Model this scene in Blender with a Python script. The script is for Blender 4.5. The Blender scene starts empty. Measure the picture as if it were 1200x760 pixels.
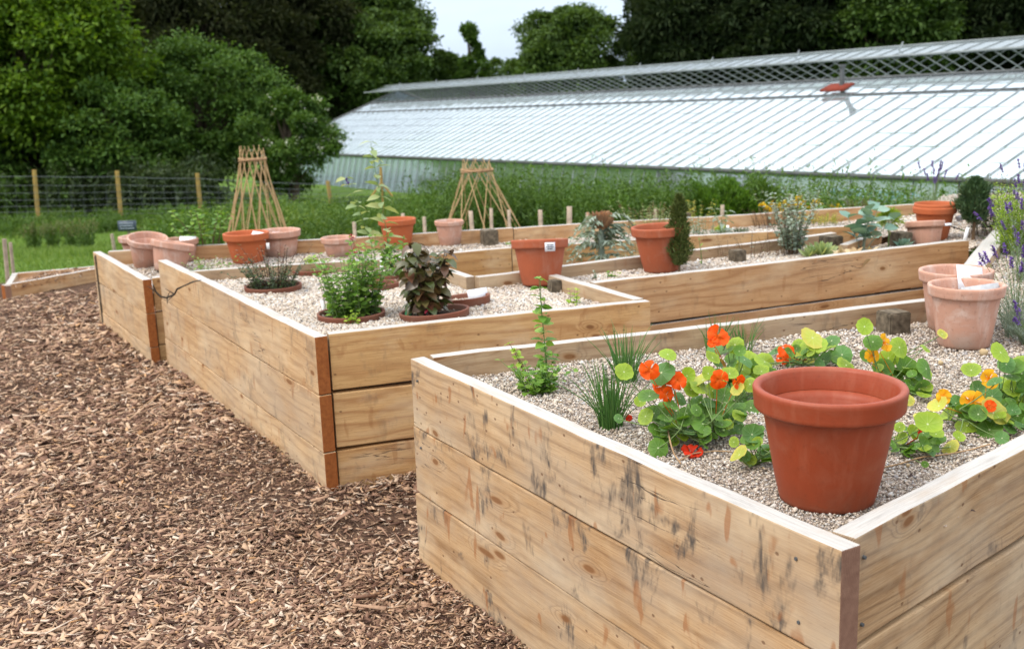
import bpy, bmesh, math, random
import numpy as np
from mathutils import Vector, Matrix

random.seed(7)
R = np.random.default_rng(11)
sc = bpy.context.scene
COL = sc.collection
PI = math.pi

# ------------------------------------------------------------------ camera
F = 1280.0; EYE = 1.43
ROLL = math.radians(2.05); PITCH = math.radians(12.05)
_c, _s = math.cos(ROLL), math.sin(ROLL)
FW = np.array([0, math.cos(PITCH), -math.sin(PITCH)])
UPV = np.array([0, math.sin(PITCH), math.cos(PITCH)])
RT = np.array([1.0, 0, 0])
CX = RT * _c - UPV * _s
CY = RT * _s + UPV * _c
cam_d = bpy.data.cameras.new('camera'); cam = bpy.data.objects.new('camera', cam_d); COL.objects.link(cam)
cam.matrix_world = Matrix(((CX[0], CY[0], -FW[0], 0), (CX[1], CY[1], -FW[1], 0), (CX[2], CY[2], -FW[2], EYE), (0, 0, 0, 1)))
cam_d.sensor_width = 36; cam_d.sensor_fit = 'HORIZONTAL'; cam_d.lens = 36 * F / 1200
cam_d.clip_start = 0.05; cam_d.clip_end = 2000
cam_d.dof.use_dof = True; cam_d.dof.focus_distance = 2.75; cam_d.dof.aperture_fstop = 5.6
sc.camera = cam

# ------------------------------------------------------------------ sky, sun, exposure
SUN_EL, SUN_AZ = math.radians(54), math.radians(-112)      # azimuth from +Y towards +X
w = bpy.data.worlds.new("World"); sc.world = w; w.use_nodes = True
nt = w.node_tree; nt.nodes.clear()
out = nt.nodes.new('ShaderNodeOutputWorld'); bg = nt.nodes.new('ShaderNodeBackground')
sky = nt.nodes.new('ShaderNodeTexSky'); sky.sky_type = 'NISHITA'; sky.sun_disc = False
sky.sun_elevation = SUN_EL; sky.sun_rotation = SUN_AZ % (2 * PI); sky.air_density = 1.0; sky.dust_density = 2.5
tc = nt.nodes.new('ShaderNodeTexCoord'); mp = nt.nodes.new('ShaderNodeMapping'); mp.inputs['Scale'].default_value = (1, 1, 2.6)
nz = nt.nodes.new('ShaderNodeTexNoise'); nz.inputs['Scale'].default_value = 2.2; nz.inputs['Detail'].default_value = 6; nz.inputs['Roughness'].default_value = .6
rp = nt.nodes.new('ShaderNodeMapRange'); rp.inputs['From Min'].default_value = .3; rp.inputs['From Max'].default_value = .62
rp.inputs['To Min'].default_value = .60; rp.inputs['To Max'].default_value = .95
mx = nt.nodes.new('ShaderNodeMixRGB'); mx.inputs['Color2'].default_value = (7.4, 8.0, 8.9, 1)
nt.links.new(tc.outputs['Generated'], mp.inputs['Vector']); nt.links.new(mp.outputs[0], nz.inputs['Vector'])
nt.links.new(nz.outputs['Fac'], rp.inputs['Value']); nt.links.new(rp.outputs[0], mx.inputs['Fac'])
nt.links.new(sky.outputs[0], mx.inputs['Color1'])
# an overcast sky is brighter overhead than at the horizon
sx = nt.nodes.new('ShaderNodeSeparateXYZ'); nt.links.new(tc.outputs['Generated'], sx.inputs[0])
zr = nt.nodes.new('ShaderNodeMapRange'); zr.inputs['From Min'].default_value = 0; zr.inputs['From Max'].default_value = 1
zr.inputs['To Min'].default_value = .74; zr.inputs['To Max'].default_value = 2.0; nt.links.new(sx.outputs[2], zr.inputs['Value'])
hz = nt.nodes.new('ShaderNodeMixRGB'); hz.inputs['Color1'].default_value = (6.5, 7.9, 9.9, 1); hz.inputs['Color2'].default_value = (7.7, 8.0, 8.4, 1)
hr = nt.nodes.new('ShaderNodeMapRange'); hr.inputs['From Max'].default_value = .35; nt.links.new(sx.outputs[2], hr.inputs['Value']); nt.links.new(hr.outputs[0], hz.inputs['Fac']); nt.links.new(hz.outputs[0], mx.inputs['Color2'])
vm_ = nt.nodes.new('ShaderNodeVectorMath'); vm_.operation = 'SCALE'; nt.links.new(mx.outputs[0], vm_.inputs[0]); nt.links.new(zr.outputs[0], vm_.inputs['Scale'])
nt.links.new(vm_.outputs[0], bg.inputs['Color'])
bg.inputs['Strength'].default_value = 0.125
nt.links.new(bg.outputs[0], out.inputs['Surface'])
sun_d = bpy.data.lights.new('sun', 'SUN'); sun = bpy.data.objects.new('sun', sun_d); COL.objects.link(sun)
sun_d.energy = 1.5; sun_d.angle = math.radians(22); sun_d.color = (1, .92, .80)
sdir = Vector((math.sin(SUN_AZ) * math.cos(SUN_EL), math.cos(SUN_AZ) * math.cos(SUN_EL), math.sin(SUN_EL)))
sun.rotation_euler = sdir.to_track_quat('Z', 'Y').to_euler()
sun.location = (0, 0, 20)
sc.view_settings.view_transform = 'Standard'; sc.view_settings.look = 'None'
sc.view_settings.gamma = 1; sc.view_settings.use_curve_mapping = False
sc.view_settings.exposure = 0.58
sc.cycles.max_bounces = 7; sc.cycles.transparent_max_bounces = 10
sc.cycles.use_denoising = True

# ------------------------------------------------------------------ geometry helpers
def ray(px, py):
    x, y = px - 600, 380 - py
    return CX * x + CY * y + FW * F
def at(px, py, z):                       # the point of the level z seen at a pixel of the photograph
    v = ray(px, py); t = (z - EYE) / v[2]
    return np.array([0, 0, EYE]) + v * t
def atY(px, py, Y):
    v = ray(px, py); return np.array([0, 0, EYE]) + v * (Y / v[1])
def nrm(v):
    v = np.asarray(v, float); return v / (np.linalg.norm(v, axis=-1, keepdims=True) + 1e-12)

class MB:
    def __init__(s): s.V = []; s.F = []; s.M = []; s.U = []; s.n = 0; s.uvs = False
    def add(s, V, Fc, mi=0, uv=None):
        V = np.asarray(V, float).reshape(-1, 3); Fc = np.asarray(Fc, np.int64)
        s.V.append(V); s.F.append(Fc + s.n); s.M.append(np.full(len(Fc), mi) if np.isscalar(mi) else np.asarray(mi)); s.n += len(V)
        if uv is None: s.U.append(np.zeros((len(V), 2)))
        else: s.U.append(np.asarray(uv, float).reshape(-1, 2)); s.uvs = True
    def empty(s): return s.n == 0
WO = {}
def link(o, parent, origin):
    COL.objects.link(o)
    if parent is not None:
        o.parent = parent; o.location = Vector(origin) - Vector(WO[parent.name])
    else: o.location = Vector(origin)
    WO[o.name] = tuple(origin)
def build(name, mb, mats, parent=None, origin=None, smooth=False):
    V = np.concatenate(mb.V)
    if origin is None: origin = WO[parent.name] if parent is not None else (0, 0, 0)
    V = V - np.asarray(origin)
    me = bpy.data.meshes.new(name)
    sizes = np.concatenate([np.full(len(f), f.shape[1]) for f in mb.F]); loops = np.concatenate([f.ravel() for f in mb.F])
    me.vertices.add(len(V)); me.vertices.foreach_set('co', V.astype(np.float32).ravel())
    me.loops.add(len(loops)); me.loops.foreach_set('vertex_index', loops.astype(np.int32))
    me.polygons.add(len(sizes)); st = np.concatenate([[0], np.cumsum(sizes)[:-1]])
    me.polygons.foreach_set('loop_start', st.astype(np.int32)); me.polygons.foreach_set('loop_total', sizes.astype(np.int32))
    me.polygons.foreach_set('material_index', np.concatenate(mb.M).astype(np.int32))
    if smooth: me.polygons.foreach_set('use_smooth', np.ones(len(sizes), bool))
    if mb.uvs:
        ul = me.uv_layers.new(name='UVMap'); U = np.concatenate(mb.U)[loops]
        ul.data.foreach_set('uv', U.astype(np.float32).ravel())
    me.update(calc_edges=True)
    for m in (mats if isinstance(mats, (list, tuple)) else [mats]): me.materials.append(m)
    o = bpy.data.objects.new(name, me); link(o, parent, origin); return o
def tag(o, label=None, cat=None, group=None, kind=None):
    if label: o['label'] = label
    if cat: o['category'] = cat
    if group: o['group'] = group
    if kind: o['kind'] = kind
    return o
def thing(name, loc, label, cat, group=None):
    o = bpy.data.objects.new(name, None); o.empty_display_size = .1; link(o, None, tuple(float(v) for v in loc))
    return tag(o, label, cat, group)

def tube(pts, rad, n=5):
    P = np.asarray(pts, float); k = len(P); rad = np.broadcast_to(np.asarray(rad, float), (k,))
    T = nrm(np.gradient(P, axis=0)); ref = np.array([0.31, 0.2, .93]) if abs(T[0, 2]) < .8 else np.array([.93, .3, .1])
    A = nrm(np.cross(T, ref)); B = np.cross(T, A); a = np.arange(n) * 2 * PI / n
    V = P[:, None] + rad[:, None, None] * (np.cos(a)[None, :, None] * A[:, None] + np.sin(a)[None, :, None] * B[:, None])
    i, j = np.meshgrid(np.arange(k - 1), np.arange(n), indexing='ij'); j2 = (j + 1) % n
    Fc = np.stack([i * n + j, i * n + j2, (i + 1) * n + j2, (i + 1) * n + j], -1).reshape(-1, 4)
    return V.reshape(-1, 3), Fc
def tube_in(mb, pts, rad, n=5, mi=0, cap=True):
    V, Fc = tube(pts, rad, n); mb.add(V, Fc, mi)
    if cap:
        k = len(pts)
        for base in (0, (k - 1) * n):
            c = V[base:base + n].mean(0); Vc = np.vstack([V[base:base + n], c])
            mb.add(Vc, [[i, (i + 1) % n, n] for i in range(n)], mi)
def lathe(mb, prof, n=48, mi=0, M=None, c=(0, 0, 0)):
    prof = np.asarray(prof, float); k = len(prof); a = np.arange(n) * 2 * PI / n
    V = np.stack([prof[:, 0][:, None] * np.cos(a), prof[:, 0][:, None] * np.sin(a), np.repeat(prof[:, 1][:, None], n, 1)], -1).reshape(-1, 3)
    if M is not None: V = V @ np.asarray(M).T
    V = V + np.asarray(c)
    i, j = np.meshgrid(np.arange(k - 1), np.arange(n), indexing='ij'); j2 = (j + 1) % n
    mb.add(V, np.stack([i * n + j, i * n + j2, (i + 1) * n + j2, (i + 1) * n + j], -1).reshape(-1, 4), mi)
CUBE = np.array([[x, y, z] for x in (-1, 1) for y in (-1, 1) for z in (-1, 1)], float)
CF = np.array([[0, 1, 3, 2], [4, 6, 7, 5], [0, 4, 5, 1], [2, 3, 7, 6], [0, 2, 6, 4], [1, 5, 7, 3]])
def box(mb, c, ax, hs, mi=0):            # centre, 3 axes, half sizes
    ax = np.asarray(ax, float); V = (CUBE * np.asarray(hs)) @ ax + np.asarray(c); mb.add(V, CF, mi)
def bar(mb, p, q, wd, ht, mi=0, up=(0, 0, 1)):
    p = np.asarray(p, float); q = np.asarray(q, float); d = nrm(q - p); s = nrm(np.cross(d, up)); u = np.cross(s, d)
    box(mb, (p + q) / 2, [d, s, u], (np.linalg.norm(q - p) / 2, wd / 2, ht / 2), mi)
def rotz(a): c, s = math.cos(a), math.sin(a); return np.array([[c, -s, 0], [s, c, 0], [0, 0, 1]])
def rot(axis, a):
    return np.array(Matrix.Rotation(a, 3, Vector(axis)))

def randdir(n, up=0.0):
    v = R.normal(size=(n, 3)); v = nrm(v); v[:, 2] += up; return nrm(v)
def leaves(mb, P, D, L, W, mi=0, fold=.25, droop=.15, detail=0, up=None):
    """many leaves: base points, directions, lengths, widths"""
    P = np.asarray(P, float); D = nrm(D); n = len(P); L = np.broadcast_to(L, (n,))[:, None]; W = np.broadcast_to(W, (n,))[:, None]
    U0 = np.tile([0, 0, 1.0], (n, 1)) + R.normal(size=(n, 3)) * .35 if up is None else up
    S = nrm(np.cross(D, U0)); N = np.cross(S, D)
    if detail == 0:
        V = np.stack([P, P + D * L * .5 + S * W * .5 + N * W * fold, P + D * L - N * L * droop, P + D * L * .5 - S * W * .5 + N * W * fold], 1)
        Fc = np.array([[0, 1, 2], [0, 2, 3]])
        k = 4
    else:
        c1 = P + D * L * .33; c2 = P + D * L * .7 - N * L * droop * .4; t = P + D * L - N * L * droop
        V = np.stack([P, c1, c2, t, c1 + S * W * .5 + N * W * fold * .6, c2 + S * W * .38 + N * W * fold * .45, c1 - S * W * .5 + N * W * fold * .6, c2 - S * W * .38 + N * W * fold * .45], 1)
        Fc = np.array([[0, 4, 1], [0, 1, 6], [1, 4, 5], [1, 5, 2], [1, 2, 7], [1, 7, 6], [2, 5, 3], [2, 3, 7]])
        k = 8
    Fc = (Fc[None] + (np.arange(n) * k)[:, None, None]).reshape(-1, 3)
    mb.add(V.reshape(-1, 3), Fc, np.repeat(mi, n * 0 + 1)[0] if np.isscalar(mi) else np.repeat(mi, len(Fc) // n))
def blades(mb, P, H, W, lean=.3, mi=0, seg=3, curve=1.0, leandir=None):
    P = np.asarray(P, float); n = len(P); H = np.broadcast_to(H, (n,)); W = np.broadcast_to(W, (n,))
    a = R.uniform(0, 2 * PI, n) if leandir is None else leandir
    Ld = np.stack([np.cos(a), np.sin(a), 0 * a], -1) * (np.abs(R.normal(size=n)) * lean)[:, None]
    b = R.uniform(0, PI, n); S = np.stack([np.cos(b), np.sin(b), 0 * b], -1)
    rows = []
    for i in range(seg + 1):
        t = i / seg; c = P + Ld * (H * t ** (1 + curve))[:, None] + np.array([0, 0, 1]) * (H * (t - .12 * t * t))[:, None]
        wd = (W * (1 - t) ** .6 * .5)[:, None] if i < seg else (W * .04)[:, None]
        rows += [c - S * wd, c + S * wd]
    V = np.stack(rows, 1); k = 2 * (seg + 1)
    Fc = np.array([[2 * i, 2 * i + 1, 2 * i + 3, 2 * i + 2] for i in range(seg)])
    Fc = (Fc[None] + (np.arange(n) * k)[:, None, None]).reshape(-1, 4)
    mb.add(V.reshape(-1, 3), Fc, mi if np.isscalar(mi) else np.repeat(mi, seg))

# ------------------------------------------------------------------ material helpers
class NT:
    def __init__(s, name):
        s.m = bpy.data.materials.new(name); s.m.use_nodes = True; s.t = s.m.node_tree; s.t.nodes.clear()
        s.out = s.t.nodes.new('ShaderNodeOutputMaterial')
    def n(s, ty, **kw):
        nd = s.t.nodes.new('ShaderNode' + ty)
        for k, v in kw.items():
            k2 = k.replace('_', ' ')
            if k in ('operation', 'blend_type', 'data_type', 'feature', 'noise_dimensions', 'voronoi_dimensions', 'attribute_name', 'attribute_type', 'wave_type', 'distance', 'clamp', 'use_clamp', 'musgrave_type', 'interpolation_type', 'bands_direction'): setattr(nd, k, v)
            else: s.set(nd.inputs[int(k[1:])] if k[0] == 'i' and k[1:].isdigit() else nd.inputs[k2], v)
        return nd
    def set(s, inp, v):
        if isinstance(v, bpy.types.NodeSocket): s.t.links.new(v, inp)
        elif isinstance(v, bpy.types.Node): s.t.links.new(v.outputs[0], inp)
        else:
            if inp.type == 'RGBA' and len(v) == 3: v = (*v, 1)
            inp.default_value = v
    def math(s, op, a, b=0.0, c=None):
        nd = s.n('Math', operation=op); s.set(nd.inputs[0], a); s.set(nd.inputs[1], b)
        if c is not None: s.set(nd.inputs[2], c)
        return nd.outputs[0]
    def mix(s, f, a, b, mode='MIX'):
        nd = s.n('MixRGB', blend_type=mode); s.set(nd.inputs[0], f); s.set(nd.inputs[1], a); s.set(nd.inputs[2], b); return nd.outputs[0]
    def ramp(s, f, stops, mode='LINEAR'):
        nd = s.t.nodes.new('ShaderNodeValToRGB'); cr = nd.color_ramp; cr.interpolation = mode
        while len(cr.elements) < len(stops): cr.elements.new(.5)
        for e, (p, c) in zip(cr.elements, stops): e.position = p; e.color = (*c, 1) if len(c) == 3 else c
        s.set(nd.inputs[0], f); return nd.outputs[0]
    def mr(s, v, a, b, c=0.0, d=1.0, smooth=False):
        nd = s.n('MapRange'); nd.interpolation_type = 'SMOOTHSTEP' if smooth else 'LINEAR'
        for i, x in enumerate((v, a, b, c, d)): s.set(nd.inputs[i], x)
        return nd.outputs[0]
    def noise(s, vec, scale, detail=3, rough=.5, dist=0.0):
        nd = s.n('TexNoise'); s.set(nd.inputs['Vector'], vec); s.set(nd.inputs['Scale'], scale); nd.inputs['Detail'].default_value = detail
        nd.inputs['Roughness'].default_value = rough; nd.inputs['Distortion'].default_value = dist; return nd.outputs['Fac']
    def comb(s, x, y, z=0.0):
        nd = s.n('CombineXYZ'); [s.set(nd.inputs[i], v) for i, v in enumerate((x, y, z))]; return nd.outputs[0]
    def sep(s, v):
        nd = s.n('SeparateXYZ'); s.set(nd.inputs[0], v); return nd.outputs
    def bump(s, h, strength=.5, dist=.01):
        nd = s.n('Bump'); s.set(nd.inputs['Height'], h); s.set(nd.inputs['Strength'], strength); s.set(nd.inputs['Distance'], dist); return nd.outputs[0]
    def principled(s, col, rough=.7, nor=None, spec=.35, **kw):
        nd = s.n('BsdfPrincipled'); s.set(nd.inputs['Base Color'], col); s.set(nd.inputs['Roughness'], rough)
        s.set(nd.inputs['Specular IOR Level'], spec)
        if nor is not None: s.set(nd.inputs['Normal'], nor)
        for k, v in kw.items(): s.set(nd.inputs[k.replace('_', ' ')], v)
        return nd.outputs[0]
    def done(s, sh): s.t.links.new(sh, s.out.inputs[0]); return s.m

def m_plain(name, col, rough=.7, spec=.3, var=0.15, scale=20, **kw):
    t = NT(name); tc = t.n('TexCoord').outputs['Object']
    nz = t.noise(tc, scale, 4); c = t.mix(t.mr(nz, .3, .7), tuple(x * (1 - var) for x in col), tuple(min(1, x * (1 + var)) for x in col))
    return t.done(t.principled(c, rough, t.bump(nz, .15, .004), spec, **kw))
def m_leaf(name, stops, trans=.35, rough=.5, spec=.35, big=0.0):
    t = NT(name); g = t.n('NewGeometry'); f = g.outputs['Random Per Island']
    c = t.ramp(f, stops)
    if big:
        nz = t.noise(g.outputs['Position'], big, 3, .6); c = t.mix(t.mr(nz, .35, .65, 0, .55), c, t.mix(1.0, c, (.55, .62, .5), 'MULTIPLY'))
    p = t.principled(c, rough, None, spec)
    tr = t.n('BsdfTranslucent'); t.set(tr.inputs[0], t.mix(1.0, c, (1.25, 1.2, .6), 'MULTIPLY'))
    ms = t.n('MixShader'); t.set(ms.inputs[0], trans); t.set(ms.inputs[1], p); t.set(ms.inputs[2], tr.outputs[0])
    return t.done(ms.outputs[0])
def m_island(name, stops, rough=.8, spec=.2, bumpscale=None, patch=None):
    t = NT(name); g = t.n('NewGeometry'); c = t.ramp(g.outputs['Random Per Island'], stops)
    if bumpscale:
        nz = t.noise(g.outputs['Position'], bumpscale, 2); c = t.mix(t.mr(nz, .3, .7, 0, .5), c, t.mix(1.0, c, (.5, .48, .46), 'MULTIPLY'))
    if patch:
        n2 = t.noise(g.outputs['Position'], patch, 4, .6); c = t.mix(t.mr(n2, .45, .68, 0, .45), c, t.mix(1.0, c, (.64, .55, .48), 'MULTIPLY'))
    return t.done(t.principled(c, rough, None, spec))

def m_timber(name, c0, c1, c2, grey=.5, stain=.5, orange=.4, knots=1.0, ringf=1.0):
    """sawn softwood; x along the board, z up its face (metres)"""
    t = NT(name); tc = t.n('TexCoord').outputs['Object']; rnd = t.n('ObjectInfo').outputs['Random']
    x, y, z = t.sep(tc)
    u = t.math('ADD', x, t.math('MULTIPLY', rnd, 91.0)); v = t.math('ADD', z, t.math('MULTIPLY', rnd, 17.3))
    yy = t.math('MULTIPLY', y, 1.0)
    # knots
    kv = t.comb(t.math('ADD', t.math('MULTIPLY', u, 2.9), t.math('MULTIPLY', t.noise(t.comb(u, v, 0), 2.0, 1), 1.6)), t.math('MULTIPLY', v, 8.5), 0)
    vo = t.n('TexVoronoi', voronoi_dimensions='2D'); t.set(vo.inputs['Vector'], kv); vo.inputs['Scale'].default_value = 1
    kd = vo.outputs['Distance']; kc = t.sep(vo.outputs['Color'])[0]
    gate = t.math('GREATER_THAN', kc, .72)
    kin = t.math('MULTIPLY', t.mr(kd, .05, .10, 1, 0, True), gate)
    halo = t.math('MULTIPLY', t.mr(kd, .08, .32, 1, 0, True), gate)
    # rings
    low = t.noise(t.comb(t.math('MULTIPLY', u, .9), t.math('MULTIPLY', v, 4.5), yy), 1.0, 3, .5)
    med = t.noise(t.comb(t.math('MULTIPLY', u, 3.5), t.math('MULTIPLY', v, 22), yy), 1.0, 2)
    ph = t.math('ADD', t.math('MULTIPLY', v, 130 * ringf), t.math('MULTIPLY', low, 34 * ringf))
    ph = t.math('ADD', ph, t.math('MULTIPLY', med, 3.0)); ph = t.math('ADD', ph, t.math('MULTIPLY', halo, 15))
    ring = t.math('POWER', t.math('MULTIPLY_ADD', t.math('SINE', ph), .5, .5), 3.2)
    fib = t.noise(t.comb(t.math('MULTIPLY', u, 9), t.math('MULTIPLY', v, 420), t.math('MULTIPLY', y, 300)), 1.0, 3, .6)
    tone = t.noise(t.comb(t.math('MULTIPLY', u, .8), t.math('MULTIPLY', v, 3), 0), 1.0, 3)
    c = t.mix(t.mr(tone, .32, .68), c0, c1)
    c = t.mix(t.math('MULTIPLY', t.math('FRACT', t.math('MULTIPLY', rnd, 7.7)), .6), c, t.mix(1.0, c, (.86, .76, .66), 'MULTIPLY'))
    c = t.mix(t.math('MULTIPLY', ring, t.mr(low, .3, .7, .40, .78)), c, c2)
    c = t.mix(t.mr(fib, .38, .68, 0, .75), c, t.mix(1.0, c, (.66, .58, .5), 'MULTIPLY'))
    pit = t.noise(t.comb(t.math('MULTIPLY', u, 55), t.math('MULTIPLY', v, 260), 7), 1.0, 2); c = t.mix(t.mr(pit, .62, .72, 0, .45), c, t.mix(1.0, c, (.5, .42, .36), 'MULTIPLY'))
    # greying and pale worn patches
    bn = t.noise(t.comb(t.math('MULTIPLY', u, 1.3), t.math('MULTIPLY', v, 6), 21), 1.0, 5, .68, .6); c = t.mix(t.mr(bn, .50, .72, 0, .6), c, t.mix(1.0, c, (.62, .46, .32), 'MULTIPLY'))
    gn = t.noise(t.comb(t.math('MULTIPLY', u, 1.7), t.math('MULTIPLY', v, 2.6), 3), 1.0, 5, .62)
    c = t.mix(t.mr(gn, .42, .66, 0, .75 * grey), c, (.42, .355, .27))
    pn = t.noise(t.comb(t.math('MULTIPLY', u, 2.3), t.math('MULTIPLY', v, 5), 9), 1.0, 4, .6)
    c = t.mix(t.mr(pn, .52, .7, 0, .5), c, (.68, .53, .34))
    # vertical marks left across the boards
    s1 = t.noise(t.comb(t.math('MULTIPLY', u, 8.0), t.math('MULTIPLY', v, 4.2), 5), 1.0, 4, .7, .3)
    s1b = t.noise(t.comb(t.math('MULTIPLY', u, 60), t.math('MULTIPLY', v, 14), 5), 1.0, 3, .6)
    dk = t.math('MULTIPLY', t.mr(s1, .55, .66, 0, 1, True), t.mr(s1b, .36, .6, .2, 1))
    c = t.mix(t.math('MULTIPLY', dk, .8 * stain), c, (.085, .07, .058))
    s2 = t.noise(t.comb(t.math('MULTIPLY', u, 18), t.math('MULTIPLY', v, 6.5), 15), 1.0, 2, .5, .4)
    c = t.mix(t.math('MULTIPLY', t.mr(s2, .63, .70, 0, 1, True), .75 * orange), c, (.30, .115, .035))
    # little specks and nail holes
    sv = t.n('TexVoronoi', voronoi_dimensions='2D'); t.set(sv.inputs['Vector'], t.comb(t.math('MULTIPLY', u, 16), t.math('MULTIPLY', v, 22), 0)); sv.inputs['Scale'].default_value = 1
    spk = t.math('MULTIPLY', t.mr(sv.outputs['Distance'], .05, .11, 1, 0), t.math('GREATER_THAN', t.sep(sv.outputs['Color'])[1], .86))
    c = t.mix(t.math('MULTIPLY', spk, .7), c, (.12, .055, .025))
    # knot
    c = t.mix(t.math('MULTIPLY', t.mr(kd, .06, .17, .5, 0), gate), c, (.34, .17, .06))
    c = t.mix(t.math('MULTIPLY', kin, .85 * knots), c, (.20, .085, .03))
    # cracks
    cn = t.noise(t.comb(t.math('MULTIPLY', u, .9), t.math('MULTIPLY', v, 13), 30), 1.0, 4, .55)
    cm = t.noise(t.comb(t.math('MULTIPLY', u, 1.5), t.math('MULTIPLY', v, 3), 44), 1.0, 1)
    crack = t.math('MULTIPLY', t.mr(t.math('ABSOLUTE', t.math('SUBTRACT', cn, .5)), .0, .006, 1, 0), t.mr(cm, .60, .66))
    c = t.mix(t.math('MULTIPLY', crack, .9), c, (.04, .03, .025))
    # damp dirt just above the ground is on the lowest edge of every board
    h = t.math('ADD', t.math('MULTIPLY', ring, .25), t.math('MULTIPLY', fib, .5)); h = t.math('SUBTRACT', h, t.math('MULTIPLY', crack, 3.0))
    h = t.math('SUBTRACT', h, t.math('MULTIPLY', spk, 1.0))
    return t.done(t.principled(c, t.mr(fib, .3, .7, .62, .82), t.bump(h, .5, .0018), .25))
def m_top(name, col=(.45, .425, .39)):
    t = NT(name); tc = t.n('TexCoord').outputs['Object']; rnd = t.n('ObjectInfo').outputs['Random']
    x, y, z = t.sep(tc); u = t.math('ADD', x, t.math('MULTIPLY', rnd, 31.0))
    a = t.noise(t.comb(t.math('MULTIPLY', u, 7), t.math('MULTIPLY', y, 330), 0), 1.0, 4, .65)
    b = t.noise(t.comb(t.math('MULTIPLY', u, 5), t.math('MULTIPLY', y, 26), 0), 1.0, 5, .65)
    c = t.mix(t.mr(a, .3, .75), tuple(k * 1.12 for k in col), tuple(k * .62 for k in col))
    c = t.mix(t.mr(b, .5, .72, 0, .55), c, (.36, .26, .17))
    c = t.mix(t.mr(b, .28, .42, .45, 0), c, (.16, .135, .11))
    return t.done(t.principled(c, .55, t.bump(a, .5, .0015), .45))
def m_end(name, col, dark):
    t = NT(name); tc = t.n('TexCoord').outputs['Object']; rnd = t.n('ObjectInfo').outputs['Random']
    x, y, z = t.sep(tc)
    yy = t.math('ADD', y, .11); zz = t.math('SUBTRACT', z, t.math('MULTIPLY', rnd, .22))
    d = t.math('SQRT', t.math('ADD', t.math('MULTIPLY', yy, yy), t.math('MULTIPLY', zz, zz)))
    nz = t.noise(tc, 26, 3); ring = t.math('MULTIPLY_ADD', t.math('SINE', t.math('ADD', t.math('MULTIPLY', d, 1500), t.math('MULTIPLY', nz, 9))), .5, .5)
    n2 = t.noise(tc, 60, 5, .7); c = t.mix(t.mr(n2, .3, .7), col, dark); c = t.mix(t.math('MULTIPLY', ring, .45), c, tuple(k * .45 for k in col))
    return t.done(t.principled(c, .75, t.bump(ring, .5, .001), .2))

M = {}
W_ = lambda n, **k: m_timber(n, (.50, .34, .19), (.42, .27, .145), (.30, .155, .065), **k)
M['t_near'] = m_timber('weathered_softwood', (.60, .42, .24), (.50, .335, .18), (.31, .185, .09), grey=.85, stain=1.2, orange=.85)
M['t_near_front'] = m_timber('ribbed_softwood', (.56, .395, .225), (.47, .32, .175), (.25, .155, .08), grey=.7, stain=.8, orange=.7, ringf=1.5)
M['t_mid_side'] = m_timber('grey_softwood', (.64, .455, .26), (.56, .38, .205), (.38, .225, .11), grey=.6, stain=.55, orange=.55)
M['t_mid_front'] = m_timber('honey_softwood', (.68, .44, .205), (.60, .37, .155), (.40, .195, .07), grey=.12, stain=.35, orange=.5)
M['t_fresh'] = m_timber('fresh_softwood', (.62, .385, .195), (.54, .32, .155), (.36, .175, .07), grey=.2, stain=.3, orange=.4)
M['t_far'] = m_timber('dull_softwood', (.48, .345, .21), (.42, .29, .17), (.30, .18, .095), grey=.6, stain=.5, orange=.3)
M['top'] = m_top('bleached_top')
M['end_orange'] = m_end('orange_end_grain', (.42, .14, .035), (.24, .07, .018))
M['end_grey'] = m_end('reddish_end_grain', (.30, .17, .11), (.20, .10, .065))
M['end_pale'] = m_end('pale_end_grain', (.42, .31, .2), (.3, .2, .12))
M['post'] = m_plain('old_post', (.125, .10, .07), .9, .1, .6, 35)

def m_terracotta(name, col, bloom=.2, bloomcol=(.62, .45, .36), dirt=.3, rough=.75):
    t = NT(name); tc = t.n('TexCoord').outputs['Object']; rnd = t.n('ObjectInfo').outputs['Random']
    p = t.n('VectorMath', operation='ADD'); t.set(p.inputs[0], tc); t.set(p.inputs[1], t.comb(t.math('MULTIPLY', rnd, 20), 0, t.math('MULTIPLY', rnd, 7))); p = p.outputs[0]
    a = t.noise(p, 9, 6, .65, .5); b = t.noise(p, 60, 4, .7); x, y, z = t.sep(tc)
    st = t.noise(t.comb(t.math('MULTIPLY', x, 30), t.math('MULTIPLY', y, 30), t.math('MULTIPLY', z, 4)), 1.0, 4, .6)
    lines = t.noise(t.comb(1.0, 1.0, t.math('MULTIPLY', z, 240)), 1.0, 2)
    c = t.mix(t.mr(a, .35, .65), col, tuple(k * .86 for k in col))
    c = t.mix(t.mr(a, .5, .74, 0, bloom * 1.6), c, bloomcol)
    c = t.mix(t.mr(st, .52, .75, 0, bloom), c, bloomcol)
    c = t.mix(t.mr(b, .56, .72, 0, dirt), c, tuple(k * .42 for k in col))
    c = t.mix(t.math('MULTIPLY', t.mr(z, .0, .07, 1, 0), t.mr(a, .35, .6, .1 * dirt, dirt * 1.4)), c, (.13, .09, .06))
    h = t.math('ADD', t.math('MULTIPLY', b, .5), t.math('MULTIPLY', lines, .6))
    return t.done(t.principled(c, rough, t.bump(h, .28, .0016), .3))
M['terra'] = m_terracotta('terracotta', (.285, .050, .016), .14, (.5, .22, .13), .25, .48)
M['terra2'] = m_terracotta('terracotta_dusty', (.35, .088, .036), .14, (.55, .34, .25), .25)
M['terra_orange'] = m_terracotta('terracotta_orange', (.43, .108, .036), .06, (.6, .35, .22), .2)
M['terra_pale'] = m_terracotta('limed_terracotta', (.50, .27, .19), .55, (.62, .48, .41), .5)
M['terra_dark'] = m_terracotta('terracotta_damp', (.20, .062, .034), .1, (.4, .2, .14), .35)

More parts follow.
